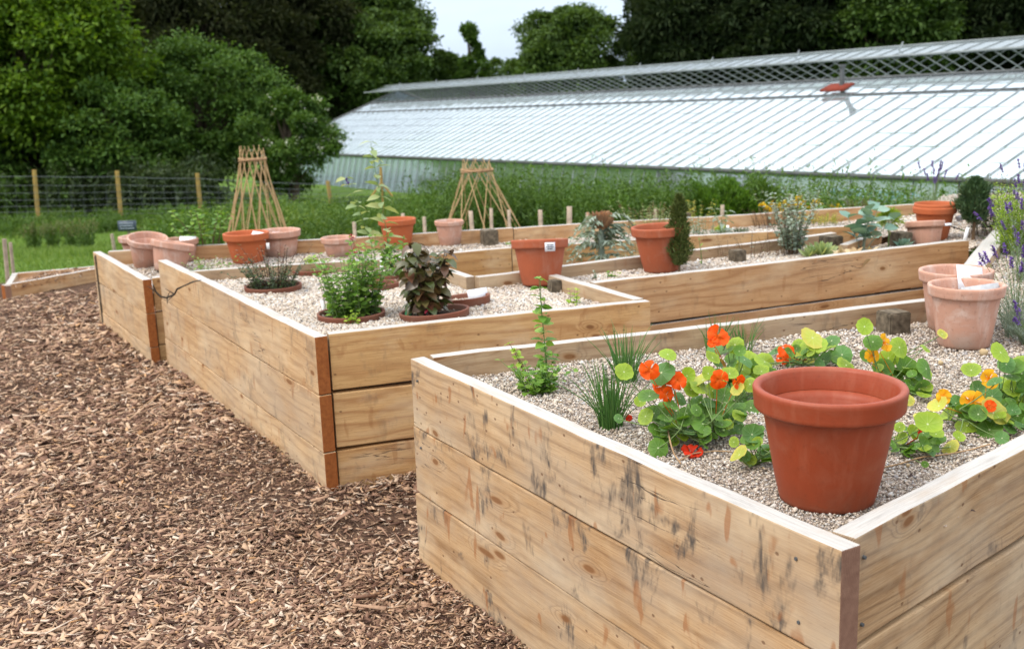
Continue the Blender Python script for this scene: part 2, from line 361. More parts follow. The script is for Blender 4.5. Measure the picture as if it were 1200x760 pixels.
GRAV = [(0, (0.138, 0.112, 0.099)), (0.1, (0.318, 0.252, 0.197)), (0.25, (0.488, 0.403, 0.313)), (0.45, (0.636, 0.549, 0.441)), (0.62, (0.7, 0.627, 0.545)), (0.75, (0.509, 0.403, 0.325)), (0.88, (0.75, 0.739, 0.696)), (1, (0.35, 0.336, 0.336))]
M['pebble'] = m_island('grit_stones', GRAV, .75, .25, 300, 3.5)
def m_gravel(name, dark=1.0):
    t = NT(name); tc = t.n('TexCoord').outputs['Object']
    vo = t.n('TexVoronoi'); t.set(vo.inputs['Vector'], tc); vo.inputs['Scale'].default_value = 130
    f = t.sep(vo.outputs['Color'])[0]; c = t.ramp(f, [(p, tuple(k * .8 * dark for k in q)) for p, q in GRAV])
    lo = t.noise(tc, 5, 5, .6); c = t.mix(t.mr(lo, .4, .7, 0, .45), c, tuple(k * dark for k in (.34, .26, .20)))
    c = t.mix(t.mr(vo.outputs['Distance'], .2, .9, 0, .8), c, (.16, .125, .10))
    return t.done(t.principled(c, .85, t.bump(vo.outputs['Distance'], -.9, .006), .2))
M['gravel'] = m_gravel('gravel_bed')
CH = [(0, (.06, .030, .021)), (.10, (.13, .068, .045)), (.26, (.24, .135, .088)), (.44, (.36, .22, .145)), (.62, (.46, .295, .185)), (.78, (.56, .385, .25)), (.90, (.62, .50, .39)), (1, (.56, .31, .14))]
M['chip'] = m_island('wood_chips', CH, .8, .2, 160, 1.6)
def m_ground():
    t = NT('ground_soil'); tc = t.n('TexCoord').outputs['Object']
    x, y, z = t.sep(tc)
    n1 = t.noise(tc, 45, 5, .7); n2 = t.noise(tc, 3, 3)
    mul = t.ramp(n1, [(.3, (.03, .018, .012)), (.5, (.09, .052, .035)), (.65, (.19, .115, .07)), (.8, (.33, .22, .14))])
    g = t.ramp(t.noise(tc, 1.2, 6, .7), [(.3, (.07, .12, .02)), (.55, (.11, .19, .03)), (.75, (.16, .22, .05))])
    edge = t.math('ADD', y, t.math('MULTIPLY', t.math('SUBTRACT', n2, .5), .5))
    return t.done(t.principled(t.mix(t.mr(edge, 9.25, 9.5), mul, g), .9, t.bump(n1, .8, .03), .1))
M['ground'] = m_ground()
M['soil'] = m_plain('compost', (.055, .035, .024), .95, .1, .5, 90)
M['card'] = m_plain('white_card', (.72, .74, .78), .6, .3, .03)
M['slate'] = m_plain('pale_slate_label', (.42, .43, .44), .6, .3, .15, 60)
M['darkslate'] = m_plain('dark_slate', (.055, .075, .10), .5, .4, .2, 40)
M['chalk'] = m_plain('chalk', (.35, .40, .45), .9, .1)
M['ink'] = m_plain('ink', (.06, .06, .075), .8, .1)
M['plastic_w'] = m_plain('white_plastic', (.75, .75, .74), .4, .5, .05)
M['plastic_g'] = m_plain('green_label', (.06, .32, .14), .5, .4, .1)
M['bamboo'] = m_island('bamboo_cane', [(0, (.36, .235, .105)), (.5, (.47, .32, .16)), (1, (.40, .24, .10))], .6, .3)
M['twine'] = m_plain('twine', (.35, .22, .12), .9, .1)
M['fencepost'] = m_plain('yellow_post', (.36, .24, .07), .8, .2, .2, 8)
M['wire'] = m_plain('galvanised_wire', (.12, .14, .14), .5, .5)
M['stake'] = m_plain('grey_stake', (.34, .27, .20), .85, .2, .25, 30)
M['bark'] = m_plain('bark', (.085, .065, .045), .95, .1, .4, 6)
M['stick'] = m_plain('dry_stick', (.34, .22, .12), .8, .2, .3, 60)
M['darkstick'] = m_plain('dark_stick', (.07, .055, .04), .8, .2, .3, 60)
G3 = lambda a, b, c: [(0, a), (.5, b), (1, c)]
M['l_green'] = m_leaf('leaf_green', G3((.05, .115, .012), (.085, .18, .022), (.13, .24, .03)))
M['l_mint'] = m_leaf('mint_leaf', G3((.085, .19, .025), (.15, .29, .04), (.24, .38, .06)))
M['l_lime'] = m_leaf('lime_leaf', G3((.22, .36, .03), (.30, .44, .05), (.38, .48, .08)))
M['l_pale'] = m_leaf('pale_leaf', G3((.20, .30, .12), (.30, .38, .18), (.38, .42, .17)))
M['l_purple'] = m_leaf('purple_leaf', G3((.07, .03, .02), (.075, .10, .025), (.14, .055, .03)), .2, .35, .5)
M['l_dark'] = m_leaf('dark_leaf', G3((.03, .05, .018), (.05, .085, .025), (.08, .11, .035)), .2)
M['l_sage'] = m_leaf('silver_leaf', G3((.17, .22, .16), (.25, .31, .24), (.34, .40, .33)), .2, .7)
M['l_blue'] = m_leaf('blue_green_leaf', G3((.13, .23, .18), (.18, .30, .24), (.25, .36, .28)), .2, .55)
M['l_chive'] = m_leaf('chive_leaf', G3((.055, .15, .03), (.085, .21, .04), (.13, .27, .055)), .2, .4, .4)
M['l_bronze'] = m_leaf('bronze_leaf', G3((.12, .05, .03), (.17, .09, .05), (.14, .14, .05)), .25)
M['l_yellow'] = m_leaf('golden_leaf', G3((.30, .30, .03), (.45, .40, .04), (.5, .36, .06)), .25)
M['l_dry'] = m_leaf('dry_leaf', G3((.34, .22, .11), (.45, .33, .18), (.52, .42, .26)), .15, .8)
M['l_red'] = m_leaf('red_leaf', G3((.32, .02, .03), (.42, .03, .06), (.25, .03, .03)), .3)
M['f_purple'] = m_leaf('lavender_flower', G3((.10, .05, .24), (.16, .08, .36), (.22, .12, .42)), .2, .8)
M['f_yellow'] = m_leaf('yellow_flower', G3((.65, .42, .01), (.75, .52, .02), (.8, .6, .05)), .3)
M['f_white'] = m_leaf('white_flower', G3((.5, .52, .4), (.65, .66, .55), (.7, .7, .6)), .3)
M['s_green'] = m_plain('green_stem', (.13, .20, .06), .6, .3)
M['s_red'] = m_plain('red_stem', (.16, .05, .04), .6, .3)
M['s_brown'] = m_plain('brown_stem', (.14, .09, .05), .8, .2)
M['s_dark'] = m_plain('dark_stem', (.045, .025, .02), .7, .2)
M['grass'] = m_leaf('grass_blade', G3((.075, .14, .02), (.125, .21, .03), (.19, .26, .06)), .35, .6)
M['weed'] = m_leaf('weed_leaf', G3((.055, .12, .018), (.09, .17, .028), (.14, .23, .045)), .3, .6, big=.6)
M['weed_dry'] = m_leaf('dry_grass', G3((.18, .17, .08), (.26, .22, .12), (.2, .2, .1)), .3, .8)
M['t_lime'] = m_leaf('crown_lime', G3((.055, .115, .010), (.10, .185, .013), (.17, .265, .025)), .35, .6, .2, big=.5)
M['t_mid'] = m_leaf('crown_mid', G3((.04, .09, .015), (.07, .14, .022), (.12, .20, .038)), .3, .6, .2, big=.5)
M['t_oak'] = m_leaf('crown_oak', G3((.045, .085, .02), (.075, .13, .028), (.12, .19, .042)), .3, .6, .2, big=.4)
M['t_dark'] = m_leaf('crown_dark', G3((.015, .026, .011), (.026, .042, .016), (.042, .058, .022)), .15, .8, .1, big=.4)
M['t_brown'] = m_leaf('crown_brown', G3((.020, .026, .011), (.034, .040, .016), (.052, .056, .022)), .15, .8, .1, big=.4)

def m_nast(name, col, edge, vein):
    t = NT(name); uv = t.n('TexCoord').outputs['UV']; x, y, z = t.sep(uv)
    dx = t.math('SUBTRACT', x, .5); dy = t.math('SUBTRACT', y, .5); r = t.math('MULTIPLY', t.math('SQRT', t.math('ADD', t.math('MULTIPLY', dx, dx), t.math('MULTIPLY', dy, dy))), 2)
    a = t.math('ARCTAN2', dy, dx); s = t.math('ABSOLUTE', t.math('SINE', t.math('MULTIPLY', a, 4.5)))
    rnd = t.n('NewGeometry').outputs['Random Per Island']; geo = t.n('NewGeometry').outputs['Position']
    nz = t.noise(geo, 90, 4, .6)
    c = t.mix(rnd, col, tuple(k * .72 for k in col)); c = t.mix(t.mr(t.math('ADD', r, t.math('MULTIPLY', nz, .4)), .75, 1.25), c, edge)
    vw = t.math('MULTIPLY', t.mr(s, .0, t.math('DIVIDE', .07, t.math('MAXIMUM', r, .12)), 1, 0), t.mr(r, .7, 1.0, .75, .1))
    c = t.mix(vw, c, vein); c = t.mix(t.mr(r, .05, .10, .9, 0), c, (.6, .68, .4))
    p = t.principled(c, .5, t.bump(s, .25, .002), .35); tr = t.n('BsdfTranslucent'); t.set(tr.inputs[0], t.mix(1.0, c, (1.3, 1.2, .5), 'MULTIPLY'))
    ms = t.n('MixShader'); t.set(ms.inputs[0], .35); t.set(ms.inputs[1], p); t.set(ms.inputs[2], tr.outputs[0]); return t.done(ms.outputs[0])
M['n0'] = m_nast('nasturtium_green', (.095, .215, .022), (.13, .26, .028), (.25, .36, .13))
M['n1'] = m_nast('nasturtium_lime', (.25, .38, .03), (.32, .44, .04), (.45, .53, .14))
M['n2'] = m_nast('nasturtium_yellow', (.48, .52, .08), (.58, .5, .10), (.60, .62, .25))
M['n3'] = m_nast('nasturtium_bluish', (.10, .235, .055), (.12, .25, .06), (.26, .38, .2))
def m_petal(name, inner, outer, streak):
    t = NT(name); uv = t.n('TexCoord').outputs['UV']; x, y, z = t.sep(uv)
    c = t.mix(t.mr(y, .1, .5), inner, outer); n = t.noise(t.comb(t.math('MULTIPLY', x, 24), t.math('MULTIPLY', y, 2), 0), 1.0, 2)
    c = t.mix(t.math('MULTIPLY', t.mr(n, .52, .6), t.mr(y, .2, .7, .9, 0)), c, streak)
    p = t.principled(c, .55, None, .2); tr = t.n('BsdfTranslucent'); t.set(tr.inputs[0], c)
    ms = t.n('MixShader'); t.set(ms.inputs[0], .4); t.set(ms.inputs[1], p); t.set(ms.inputs[2], tr.outputs[0]); return t.done(ms.outputs[0])
M['p_orange'] = m_petal('petal_orange', (.75, .16, .01), (.86, .10, .004), (.55, .02, .004))
M['p_yellow'] = m_petal('petal_amber', (.80, .30, .01), (.85, .42, .015), (.6, .05, .005))
M['p_red'] = m_petal('petal_red', (.5, .03, .01), (.62, .035, .008), (.35, .01, .004))

def m_glass(name, white, amount, rough, tint=(.85, .93, .97), trans=.25):
    t = NT(name); tc = t.n('TexCoord').outputs['Object']; nz = t.noise(tc, .7, 5, .65); n2 = t.noise(tc, 9, 3, .6)
    d = t.principled(t.mix(t.mr(nz, .3, .7), white, tuple(k * .86 for k in white)), .5, None, .5)
    g = t.n('BsdfGlossy'); t.set(g.inputs['Color'], tint); t.set(g.inputs['Roughness'], rough); t.set(g.inputs['Normal'], t.bump(nz, .10, .05))
    tr = t.n('BsdfTransparent'); t.set(tr.inputs[0], (.80, .87, .88))
    m1 = t.n('MixShader'); t.set(m1.inputs[0], trans); t.set(m1.inputs[1], d); t.set(m1.inputs[2], tr.outputs[0])
    lw = t.n('LayerWeight'); lw.inputs[0].default_value = .5
    m2 = t.n('MixShader'); t.set(m2.inputs[0], t.math('MULTIPLY', t.mr(lw.outputs['Fresnel'], 0, .6, .35, 1), amount)); t.set(m2.inputs[1], m1.outputs[0]); t.set(m2.inputs[2], g.outputs[0])
    return t.done(m2.outputs[0])
M['roofglass'] = m_glass('roof_glass', (.50, .55, .58), .62, .06, trans=.35)
M['ventglass'] = m_glass('vent_glass', (.22, .25, .25), .35, .1, trans=.45)
M['wallglass'] = m_glass('wall_glass', (.26, .31, .34), .40, .05, trans=.80)
M['alu'] = m_plain('dull_metal_bar', (.20, .225, .225), .5, .4, .2, 3)
M['alu_dark'] = m_plain('dark_metal_rail', (.09, .095, .095), .6, .3, .2, 3)
M['rust'] = m_plain('rust_red_cowl', (.19, .045, .03), .95, .05)
M['tank'] = m_plain('turquoise_tank', (.02, .40, .33), .5, .3, .2, 2)
M['partition'] = m_plain('pale_partition', (.40, .38, .36), .8, .2)

# ------------------------------------------------------------------ ground
def gz(x, y):
    x = np.asarray(x, float); y = np.asarray(y, float)
    end = np.interp(x, [-3, 3], [21.0, 13.4]); t = np.clip((y - 9.3) / (end - 9.3), 0, 1)
    z = -1.12 * (t * t * (3 - 2 * t) * .4 + t * .6) - np.clip(y - 24, 0, 20) * .014
    # the path is worn hollow beside the nearest bed
    ax, ay, bx, by = -.328, 3.366, .573, 1.813; t = np.clip(((x - ax) * (bx - ax) + (y - ay) * (by - ay)) / 3.22, 0, 1)
    d = np.hypot(x - ax - t * (bx - ax), y - ay - t * (by - ay))
    return z - np.clip(y - 3.5, 0, 3) * .012 - .095 * np.exp(-(d / .45) ** 2)
def ground():
    xs = np.concatenate([[-800, -200, -80, -40, -25], np.linspace(-15, 15, 241), [25, 40, 80, 200, 800]])
    ys = np.concatenate([[-60, -10, -3], np.linspace(0, 30, 241), [34, 38, 44, 55, 80, 200, 900]])
    X, Y = np.meshgrid(xs, ys); Z = gz(X, Y); V = np.stack([X, Y, Z], -1).reshape(-1, 3); n = len(xs)
    i, j = np.meshgrid(np.arange(len(ys) - 1), np.arange(n - 1), indexing='ij'); a = i * n + j
    mb = MB(); mb.add(V, np.stack([a, a + 1, a + n + 1, a + n], -1).reshape(-1, 4))
    tag(build('ground', mb, M['ground'], smooth=True), kind='structure')
ground()

# ------------------------------------------------------------------ wooden beds
BH = .222
def board(parent, P, Q, z0, z1, th, mats, name='board', top=None, label=None, wobble=.0025):
    """P -> Q runs along the outer face; the board lies to the left of that direction"""
    P = np.array([P[0], P[1]]); Q = np.array([Q[0], Q[1]]); L = np.linalg.norm(Q - P); a = math.atan2(Q[1] - P[1], Q[0] - P[0])
    bm = bmesh.new(); bmesh.ops.create_cube(bm, size=1)
    for v in bm.verts: v.co = Vector(((v.co.x + .5) * L, (v.co.y + .5) * th, (v.co.z + .5) * (z1 - z0)))
    bmesh.ops.bevel(bm, geom=bm.edges[:], offset=.0035, segments=2, affect='EDGES', profile=.6)
    k = max(2, int(L / .16))
    for i in range(1, k):
        bmesh.ops.bisect_plane(bm, geom=bm.verts[:] + bm.edges[:] + bm.faces[:], plane_co=(L * i / k, 0, 0), plane_no=(1, 0, 0))
    sd = random.uniform(0, 99); h = z1 - z0
    for v in bm.verts:
        t = v.co.x
        v.co.z += (wobble * math.sin(t * 3.1 + sd) + .0012 * math.sin(t * 17 + sd * 2)) * (1 if v.co.z > h / 2 else .4)
        v.co.y += wobble * .8 * math.sin(t * 2.3 + sd * 3) + .0008 * math.sin(t * 23 + sd)
    bm.normal_update()
    for f in bm.faces:
        n = f.normal
        f.material_index = (1 if top is not False else 0) if n.z > .7 else (2 if abs(n.x) > .8 else 0); f.smooth = False
    me = bpy.data.meshes.new(name); bm.to_mesh(me); bm.free()
    for m in mats: me.materials.append(m)
    o = bpy.data.objects.new(name, me); link(o, parent, (P[0], P[1], z0)); o.rotation_euler.z = a
    if label: o['label'] = label
    return o
def wall(parent, P, Q, zt, n, th, face, end='end_pale', cut=0.0, gaps=.006, bh=BH, zt2=None):
    z = zt
    for k in range(n):
        z0 = max(z - bh, -.12)
        if z0 >= z - .02: break
        board(parent, P + random.uniform(-.002, .002), Q, z0 + gaps * (.3 if k < n - 1 else 0), z, .047, [M[face], M['top'], M[end]])
        z = z0 - 0.0
def post(parent, c, z1, s=.07, a=0.0, z0=-.1):
    c = np.asarray(c)[:2]; d = np.array([math.cos(a), math.sin(a)]); p = c - d * s / 2 - np.array([-d[1], d[0]]) * s / 2
    bm = bmesh.new(); bmesh.ops.create_cube(bm, size=1)
    for v in bm.verts: v.co = Vector(((v.co.x + .5) * s, (v.co.y + .5) * s, (v.co.z + .5) * (z1 - z0)))
    bmesh.ops.bevel(bm, geom=bm.edges[:], offset=.005, segments=2, affect='EDGES'); me = bpy.data.meshes.new('corner_post'); bm.to_mesh(me); bm.free()
    me.materials.append(M['post']); o = bpy.data.objects.new('corner_post', me); link(o, parent, (p[0], p[1], z0)); o.rotation_euler.z = a; return o
v2 = lambda p: np.array([p[0], p[1]], float)
Z1, Z2, Z3 = .61, .58, .465

# near bed
A = v2(at(480, 421, Z1)); B = v2(at(987, 645, Z1)); B2 = v2(at(1004, 631, Z1)); Rr = v2(at(1197, 527, Z1))
dAB = (B - A) / np.linalg.norm(B - A); dR = (Rr - B2) / np.linalg.norm(Rr - B2); Rend = B2 + dR * 3.1
bk0 = v2(at(505, 414, Z1)); bk1 = v2(at(1085, 348.5, Z1)); dbk = (bk1 - bk0) / np.linalg.norm(bk1 - bk0)
bk0 = bk0 - dbk * .005
I_ = v2(at(1160, 270, Z2)); H_ = v2(at(1141, 281.5, Z2))
bed1 = thing('raised_bed', (B[0], B[1], 0), 'nearest raised timber bed of weathered sleepers holding the nasturtiums and the big pot', 'raised bed')
zt = Z1
for k in range(3):
    z0 = zt - BH
    board(bed1, A + dAB * (-.004 * k), B + dAB * (.002 * (k % 2)), z0 + .002 - (.07 if k == 2 else 0), zt - (.003 if k else 0), .049, [M['t_near'], M['top'], M['end_grey']], top=(k == 0))
    off = np.array([dR[1], -dR[0]]) * (.004 if k == 1 else 0.0)
    board(bed1, B2 + off, Rend + off, z0 + .006 - (.07 if k == 2 else 0), zt - (.004 if k else 0), .050, [M['t_near_front'], M['top'], M['end_pale']], top=(k == 0))
    board(bed1, bk1, bk0, z0 + .004, zt - .004, .047, [M['t_fresh' if k else 't_far'], M['top'], M['end_pale']], top=(k == 0))
    zt = z0
dW = I_ - bk1
for k, zt in enumerate((Z2 - .002, Z2 - BH, Z2 - 2 * BH)):
    board(bed1, I_ + dW / np.linalg.norm(dW) * .02 + np.array([.012, -.008]), bk1 + dW * .03 + np.array([.012, -.008]), max(zt - BH, -.05) + .003, zt + .006, .095, [M['t_far'], M['top'], M['end_pale']], top=(k == 0))
post(bed1, at(1047, 368, .6), .612, .088, .33)
# middle bed
C = v2(at(369, 395, Z2)); C2 = v2(at(384, 392, Z2)); D = v2(at(762, 352, Z2)); FL = v2(at(185, 304.5, Z2))
E_ = v2(at(652, 321, Z2)); Gp = v2(at(697, 332.5, Z2))
bed2 = thing('raised_bed', (C[0], C[1], 0), 'middle raised timber bed with honey coloured front, holding herbs in sunken pots', 'raised bed')
zt = Z2; dF = (D - C2) / np.linalg.norm(D - C2); dS = (FL - C) / np.linalg.norm(FL - C)
for k in range(3):
    z0 = zt - BH
    board(bed2, FL + dS * .01 * k, C - dS * (.003 * k), z0 + .003, zt - (.002 if k else 0), .049, [M['t_mid_side'], M['top'], M['end_orange']], top=(k == 0), label='pale grey side board with an orange end' if k == 0 else None)
    board(bed2, C2 + dF * .004, D, z0 + .009, zt - (.004 if k else 0), .048, [M['t_mid_front'], M['top'], M['end_pale']], top=(k == 0))
    zt = z0
inn = np.array([-dF[1], dF[0]]) * .049
for k, zt in enumerate((Z2, Z2 - BH)):
    board(bed2, D + inn * 1.02 - dF * .002, E_, zt - BH + .003, zt - .001, .048, [M['t_far'], M['top'], M['end_pale']])
d2b = (H_ - Gp) / np.linalg.norm(H_ - Gp)
for k, zt in enumerate((Z2 + .003, Z2 - BH, Z2 - 2 * BH)):
    board(bed2, Gp - d2b * 0.0, H_ - d2b * .03, zt - BH + .008, zt, .048, [M['t_fresh'], M['top'], M['end_pale']])
b0 = v2(at(556, 323, Z2)); b1 = v2(at(974, 271.7, Z2)); s0 = v2(at(516, 310, Z2)); cl = v2(at(222, 316.5, Z2)); cr = v2(at(494, 299, Z2))
for k, zt in enumerate((Z2, Z2 - BH)):
    board(bed2, b1, b0, zt - BH, zt, .046, [M['t_far'], M['top'], M['end_pale']])
    board(bed2, b0 - np.array([.0, .0]), s0 + (s0 - b0) * .35, zt - BH, zt - .004, .046, [M['t_far'], M['top'], M['end_pale']])
    board(bed2, cr, cl, zt - BH, zt - .002, .046, [M['t_far'], M['top'], M['end_pale']])
j0 = v2(at(984, 286, Z2)); j1 = v2(at(1024, 273, Z2)); j2 = v2(at(1060, 267, Z2))
board(bed2, j1, j0, .3, Z2 - .002, .046, [M['t_fresh'], M['top'], M['end_pale']])
post(bed2, at(651, 329, .57), .575, .06, .4); post(bed2, at(974, 274, .61), .60, .095, .45); post(bed2, at(1056, 272, .6), .60, .09, .4); post(bed2, at(864, 296, .57), .585, .07, .4)
# far bed
K = v2(at(167.4, 327.6, Z3)); J = v2(at(108.4, 295.3, Z3)); Mp = v2(at(178, 325, Z3)); P_ = v2(at(1029, 263, Z3)); N0 = v2(at(495, 300, Z3))
q0 = v2(at(127, 293.6, Z3)); q3 = v2(at(1084, 238, Z3)); qm = v2(at(600, 266.6, Z3))
bed3 = thing('raised_bed', (K[0], K[1], 0), 'farthest tall raised timber bed, left end holding tilted pink pots, long low back board', 'raised bed')
zt = Z3; B3 = .198
mids = [v2(at(600, 290, Z3)), v2(at(900, 271.5, Z3))]
for k in range(3):
    z0 = zt - B3
    board(bed3, J, K, max(z0, -.12) + .003, zt - (.002 if k else 0), .049, [M['t_mid_side'], M['top'], M['end_orange']], top=(k == 0))
    pts = [Mp] + mids + [P_]
    for a, b in zip(pts[:-1], pts[1:]):
        board(bed3, a, b - (b - a) / np.linalg.norm(b - a) * .004, max(z0, -.12) + .006, zt - (.003 if k else 0), .048, [M['t_mid_front'], M['top'], M['end_pale']], top=(k == 0))
    if k < 2:
        for a, b in ((q3, qm), (qm, q0)):
            board(bed3, a, b - (b - a) / np.linalg.norm(b - a) * .004, z0, zt, .046, [M['t_fresh'], M['top'], M['end_pale']])
    zt = z0
post(bed3, at(573, 270, .47), .475, .11, .25); post(bed3, at(800, 250, .47), .475, .10, .3); post(bed3, at(1118, 238, .5), .53, .08, .3); post(bed3, at(118, 297, .46), .455, .08, .3)
# far right board
bed4 = thing('raised_bed', (3.6, 7.2, 0), 'low timber bed edge at the far right behind the feathery green plant', 'raised bed')
for k, z in enumerate((.52, .30)): board(bed4, v2(at(1300, 246, .52)), v2(at(1172, 240, .52)), z - .2, z, .05, [M['t_far'], M['top'], M['end_pale']])
# low box on the left
lb0 = v2(at(7, 348, -.02)); lb1 = v2(at(116, 331, -.05)); lb2 = v2(at(118, 314, .07)); lb3 = v2(at(14, 320.5, .07))
low = thing('planter_box', (lb0[0], lb0[1], 0), 'low timber edged plot of bark mulch beside the lawn at far left', 'planter')
for a, b in ((lb0, lb1 + (lb1 - lb0) * .3), (lb2 + (lb1 - lb0) * .3, lb3)): board(low, a, b, -.12, .075, .045, [M['t_fresh'], M['top'], M['end_orange']])
board(low, lb3, lb0, -.12, .073, .045, [M['t_far'], M['top'], M['end_grey']])

# gravel fills: a sheet plus loose stones
def inpoly(P, poly):
    x, y = P[:, 0], P[:, 1]; c = np.zeros(len(P), bool); n = len(poly)
    for i in range(n):
        x1, y1 = poly[i]; x2, y2 = poly[(i + 1) % n]
        t = ((y1 > y) != (y2 > y)) & (x < (x2 - x1) * (y - y1) / (y2 - y1 + 1e-12) + x1); c ^= t
    return c
def relief(x, y, amp): return amp * (np.sin(x * 7.1 + y * 3.3) * .4 + np.sin(x * 17 - y * 13) * .25 + np.sin(x * 3.1 + y * 11) * .35)
OCT = np.array([[1, 0, 0], [0, 1, 0], [-1, 0, 0], [0, -1, 0], [0, 0, 1], [0, 0, -1]], float)
OF = np.array([[0, 1, 4], [1, 2, 4], [2, 3, 4], [3, 0, 4], [1, 0, 5], [2, 1, 5], [3, 2, 5], [0, 3, 5]])
def stones(mb, P, size):
    n = len(P); V = OCT[None] * (R.uniform(.55, 1.15, (n, 6, 1))); V = V * np.stack([R.uniform(.7, 1.3, n), R.uniform(.6, 1, n), R.uniform(.4, .8, n)], -1)[:, None]
    a = R.uniform(0, 2 * PI, n); c, s = np.cos(a), np.sin(a); X = V[..., 0] * c[:, None] - V[..., 1] * s[:, None]; Y = V[..., 0] * s[:, None] + V[..., 1] * c[:, None]
    tl = R.normal(0, .35, n)[:, None]; Z = V[..., 2] + X * tl
    V = np.stack([X, Y, Z], -1) * size[:, None, None] + P[:, None]
    mb.add(V.reshape(-1, 3), (OF[None] + (np.arange(n) * 6)[:, None, None]).reshape(-1, 3))
WALLS = []
def segd(P, a, b):
    a = v2(a); b = v2(b); ab = b - a; t = np.clip(((P - a) @ ab) / (ab @ ab), 0, 1); return np.linalg.norm(P - (a + t[:, None] * ab), axis=1)
def gravel(poly, z, n, s0, s1, label, amp=.006, walls=()):
    poly = [tuple(v2(p)) for p in poly]; mb = MB(); lo = np.min(poly, 0); hi = np.max(poly, 0); g = .04
    nx, ny = int((hi[0] - lo[0]) / g) + 1, int((hi[1] - lo[1]) / g) + 1
    gx = lo[0] + np.arange(nx + 1) * g; gy = lo[1] + np.arange(ny + 1) * g; X, Y = np.meshgrid(gx, gy)
    V = np.column_stack([X.ravel(), Y.ravel(), (z - .004 + relief(X, Y, amp)).ravel()])
    i, j = np.meshgrid(np.arange(ny), np.arange(nx), indexing='ij'); a = (i * (nx + 1) + j).ravel(); Fq = np.stack([a, a + 1, a + nx + 2, a + nx + 1], -1)
    ctr = V[Fq].mean(1)[:, :2]; keep = inpoly(ctr, poly)
    for p, q in walls: keep &= segd(ctr, p, q) > .022
    Fq = Fq[keep]; used, inv = np.unique(Fq, return_inverse=True); mb.add(V[used], inv.reshape(Fq.shape))
    sheet = build('gravel', mb, [M['gravel']]); tag(sheet, label, 'gravel', None, 'stuff')
    P = []; cnt = 0; ref = max(2.0, min(np.hypot(*np.array(poly).T))) ** 2
    while cnt < n:
        Q = R.uniform(lo, hi, (n * 3, 2)); Q = Q[inpoly(Q, poly)]; d2 = Q[:, 0] ** 2 + Q[:, 1] ** 2
        Q = Q[R.uniform(size=len(Q)) < np.minimum(1, ref / d2)]
        for p, q in walls: Q = Q[segd(Q, p, q) > .053]
        P.append(Q); cnt += len(Q)
    P = np.concatenate(P)[:n]; dist = np.hypot(P[:, 0], P[:, 1])
    sz = R.uniform(s0, s1, n) * np.clip(dist / 2.6, .9, 2.0) * (1 + (R.uniform(size=n) > .97) * 1.0)
    st = MB(); stones(st, np.column_stack([P, z + relief(P[:, 0], P[:, 1], amp) + R.uniform(-.002, .003, n)]), sz)
    build('stones', st, [M['pebble']], sheet); return sheet
g1 = .535; g2 = .52; g3 = .37
th = .046
gravel([A + dAB * .02 + np.array([.03, .02]), B + dAB * -.0 + np.array([.02, .03]), Rend + np.array([-.03, .03]), (5.2, 5.5), (6.2, 8.3), (3.8, 8.35), (3.3, 8.3), (2.75, 7.3), I_ + np.array([.0, .0]), bk1 + np.array([.04, -.02]), bk0 + np.array([0, -.02])], g1, 110000, .0024, .0058, 'fine buff grit covering the nearest bed around the nasturtiums', walls=((A, B), (B2, Rend), (bk1, bk0), (bk1, I_)))
gravel([C + np.array([.05, .02]), D + np.array([-.02, .03]), E_ + np.array([-.01, 0]), Gp + np.array([.02, .02]), H_ + np.array([-.04, .03]), I_, (2.75, 7.3), (2.52, 7.25), j2, j0 + np.array([.02, -.02]), b1, b0 + np.array([0, -.02]), s0 + (s0 - b0) * .5, cr, cl + np.array([0, -.01]), FL + np.array([.06, -.1])], g2, 90000, .0026, .0058, 'pale grit covering the middle bed around the sunken herb pots', walls=((C, FL), (C2, D), (D, E_), (Gp, H_), (b0, b1), (cl, cr), (b0, s0)))
gravel([J + np.array([.06, -.02]), K + np.array([.05, .04]), Mp, mids[0] + np.array([0, .03]), mids[1] + np.array([0, .03]), P_, (3.3, 8.3), q3, qm, q0], g3, 40000, .003, .006, 'grey grit covering the farthest bed under the pink pots', walls=((J, K), (Mp, mids[0]), (mids[0], mids[1]), (mids[1], P_), (q0, qm), (qm, q3)))

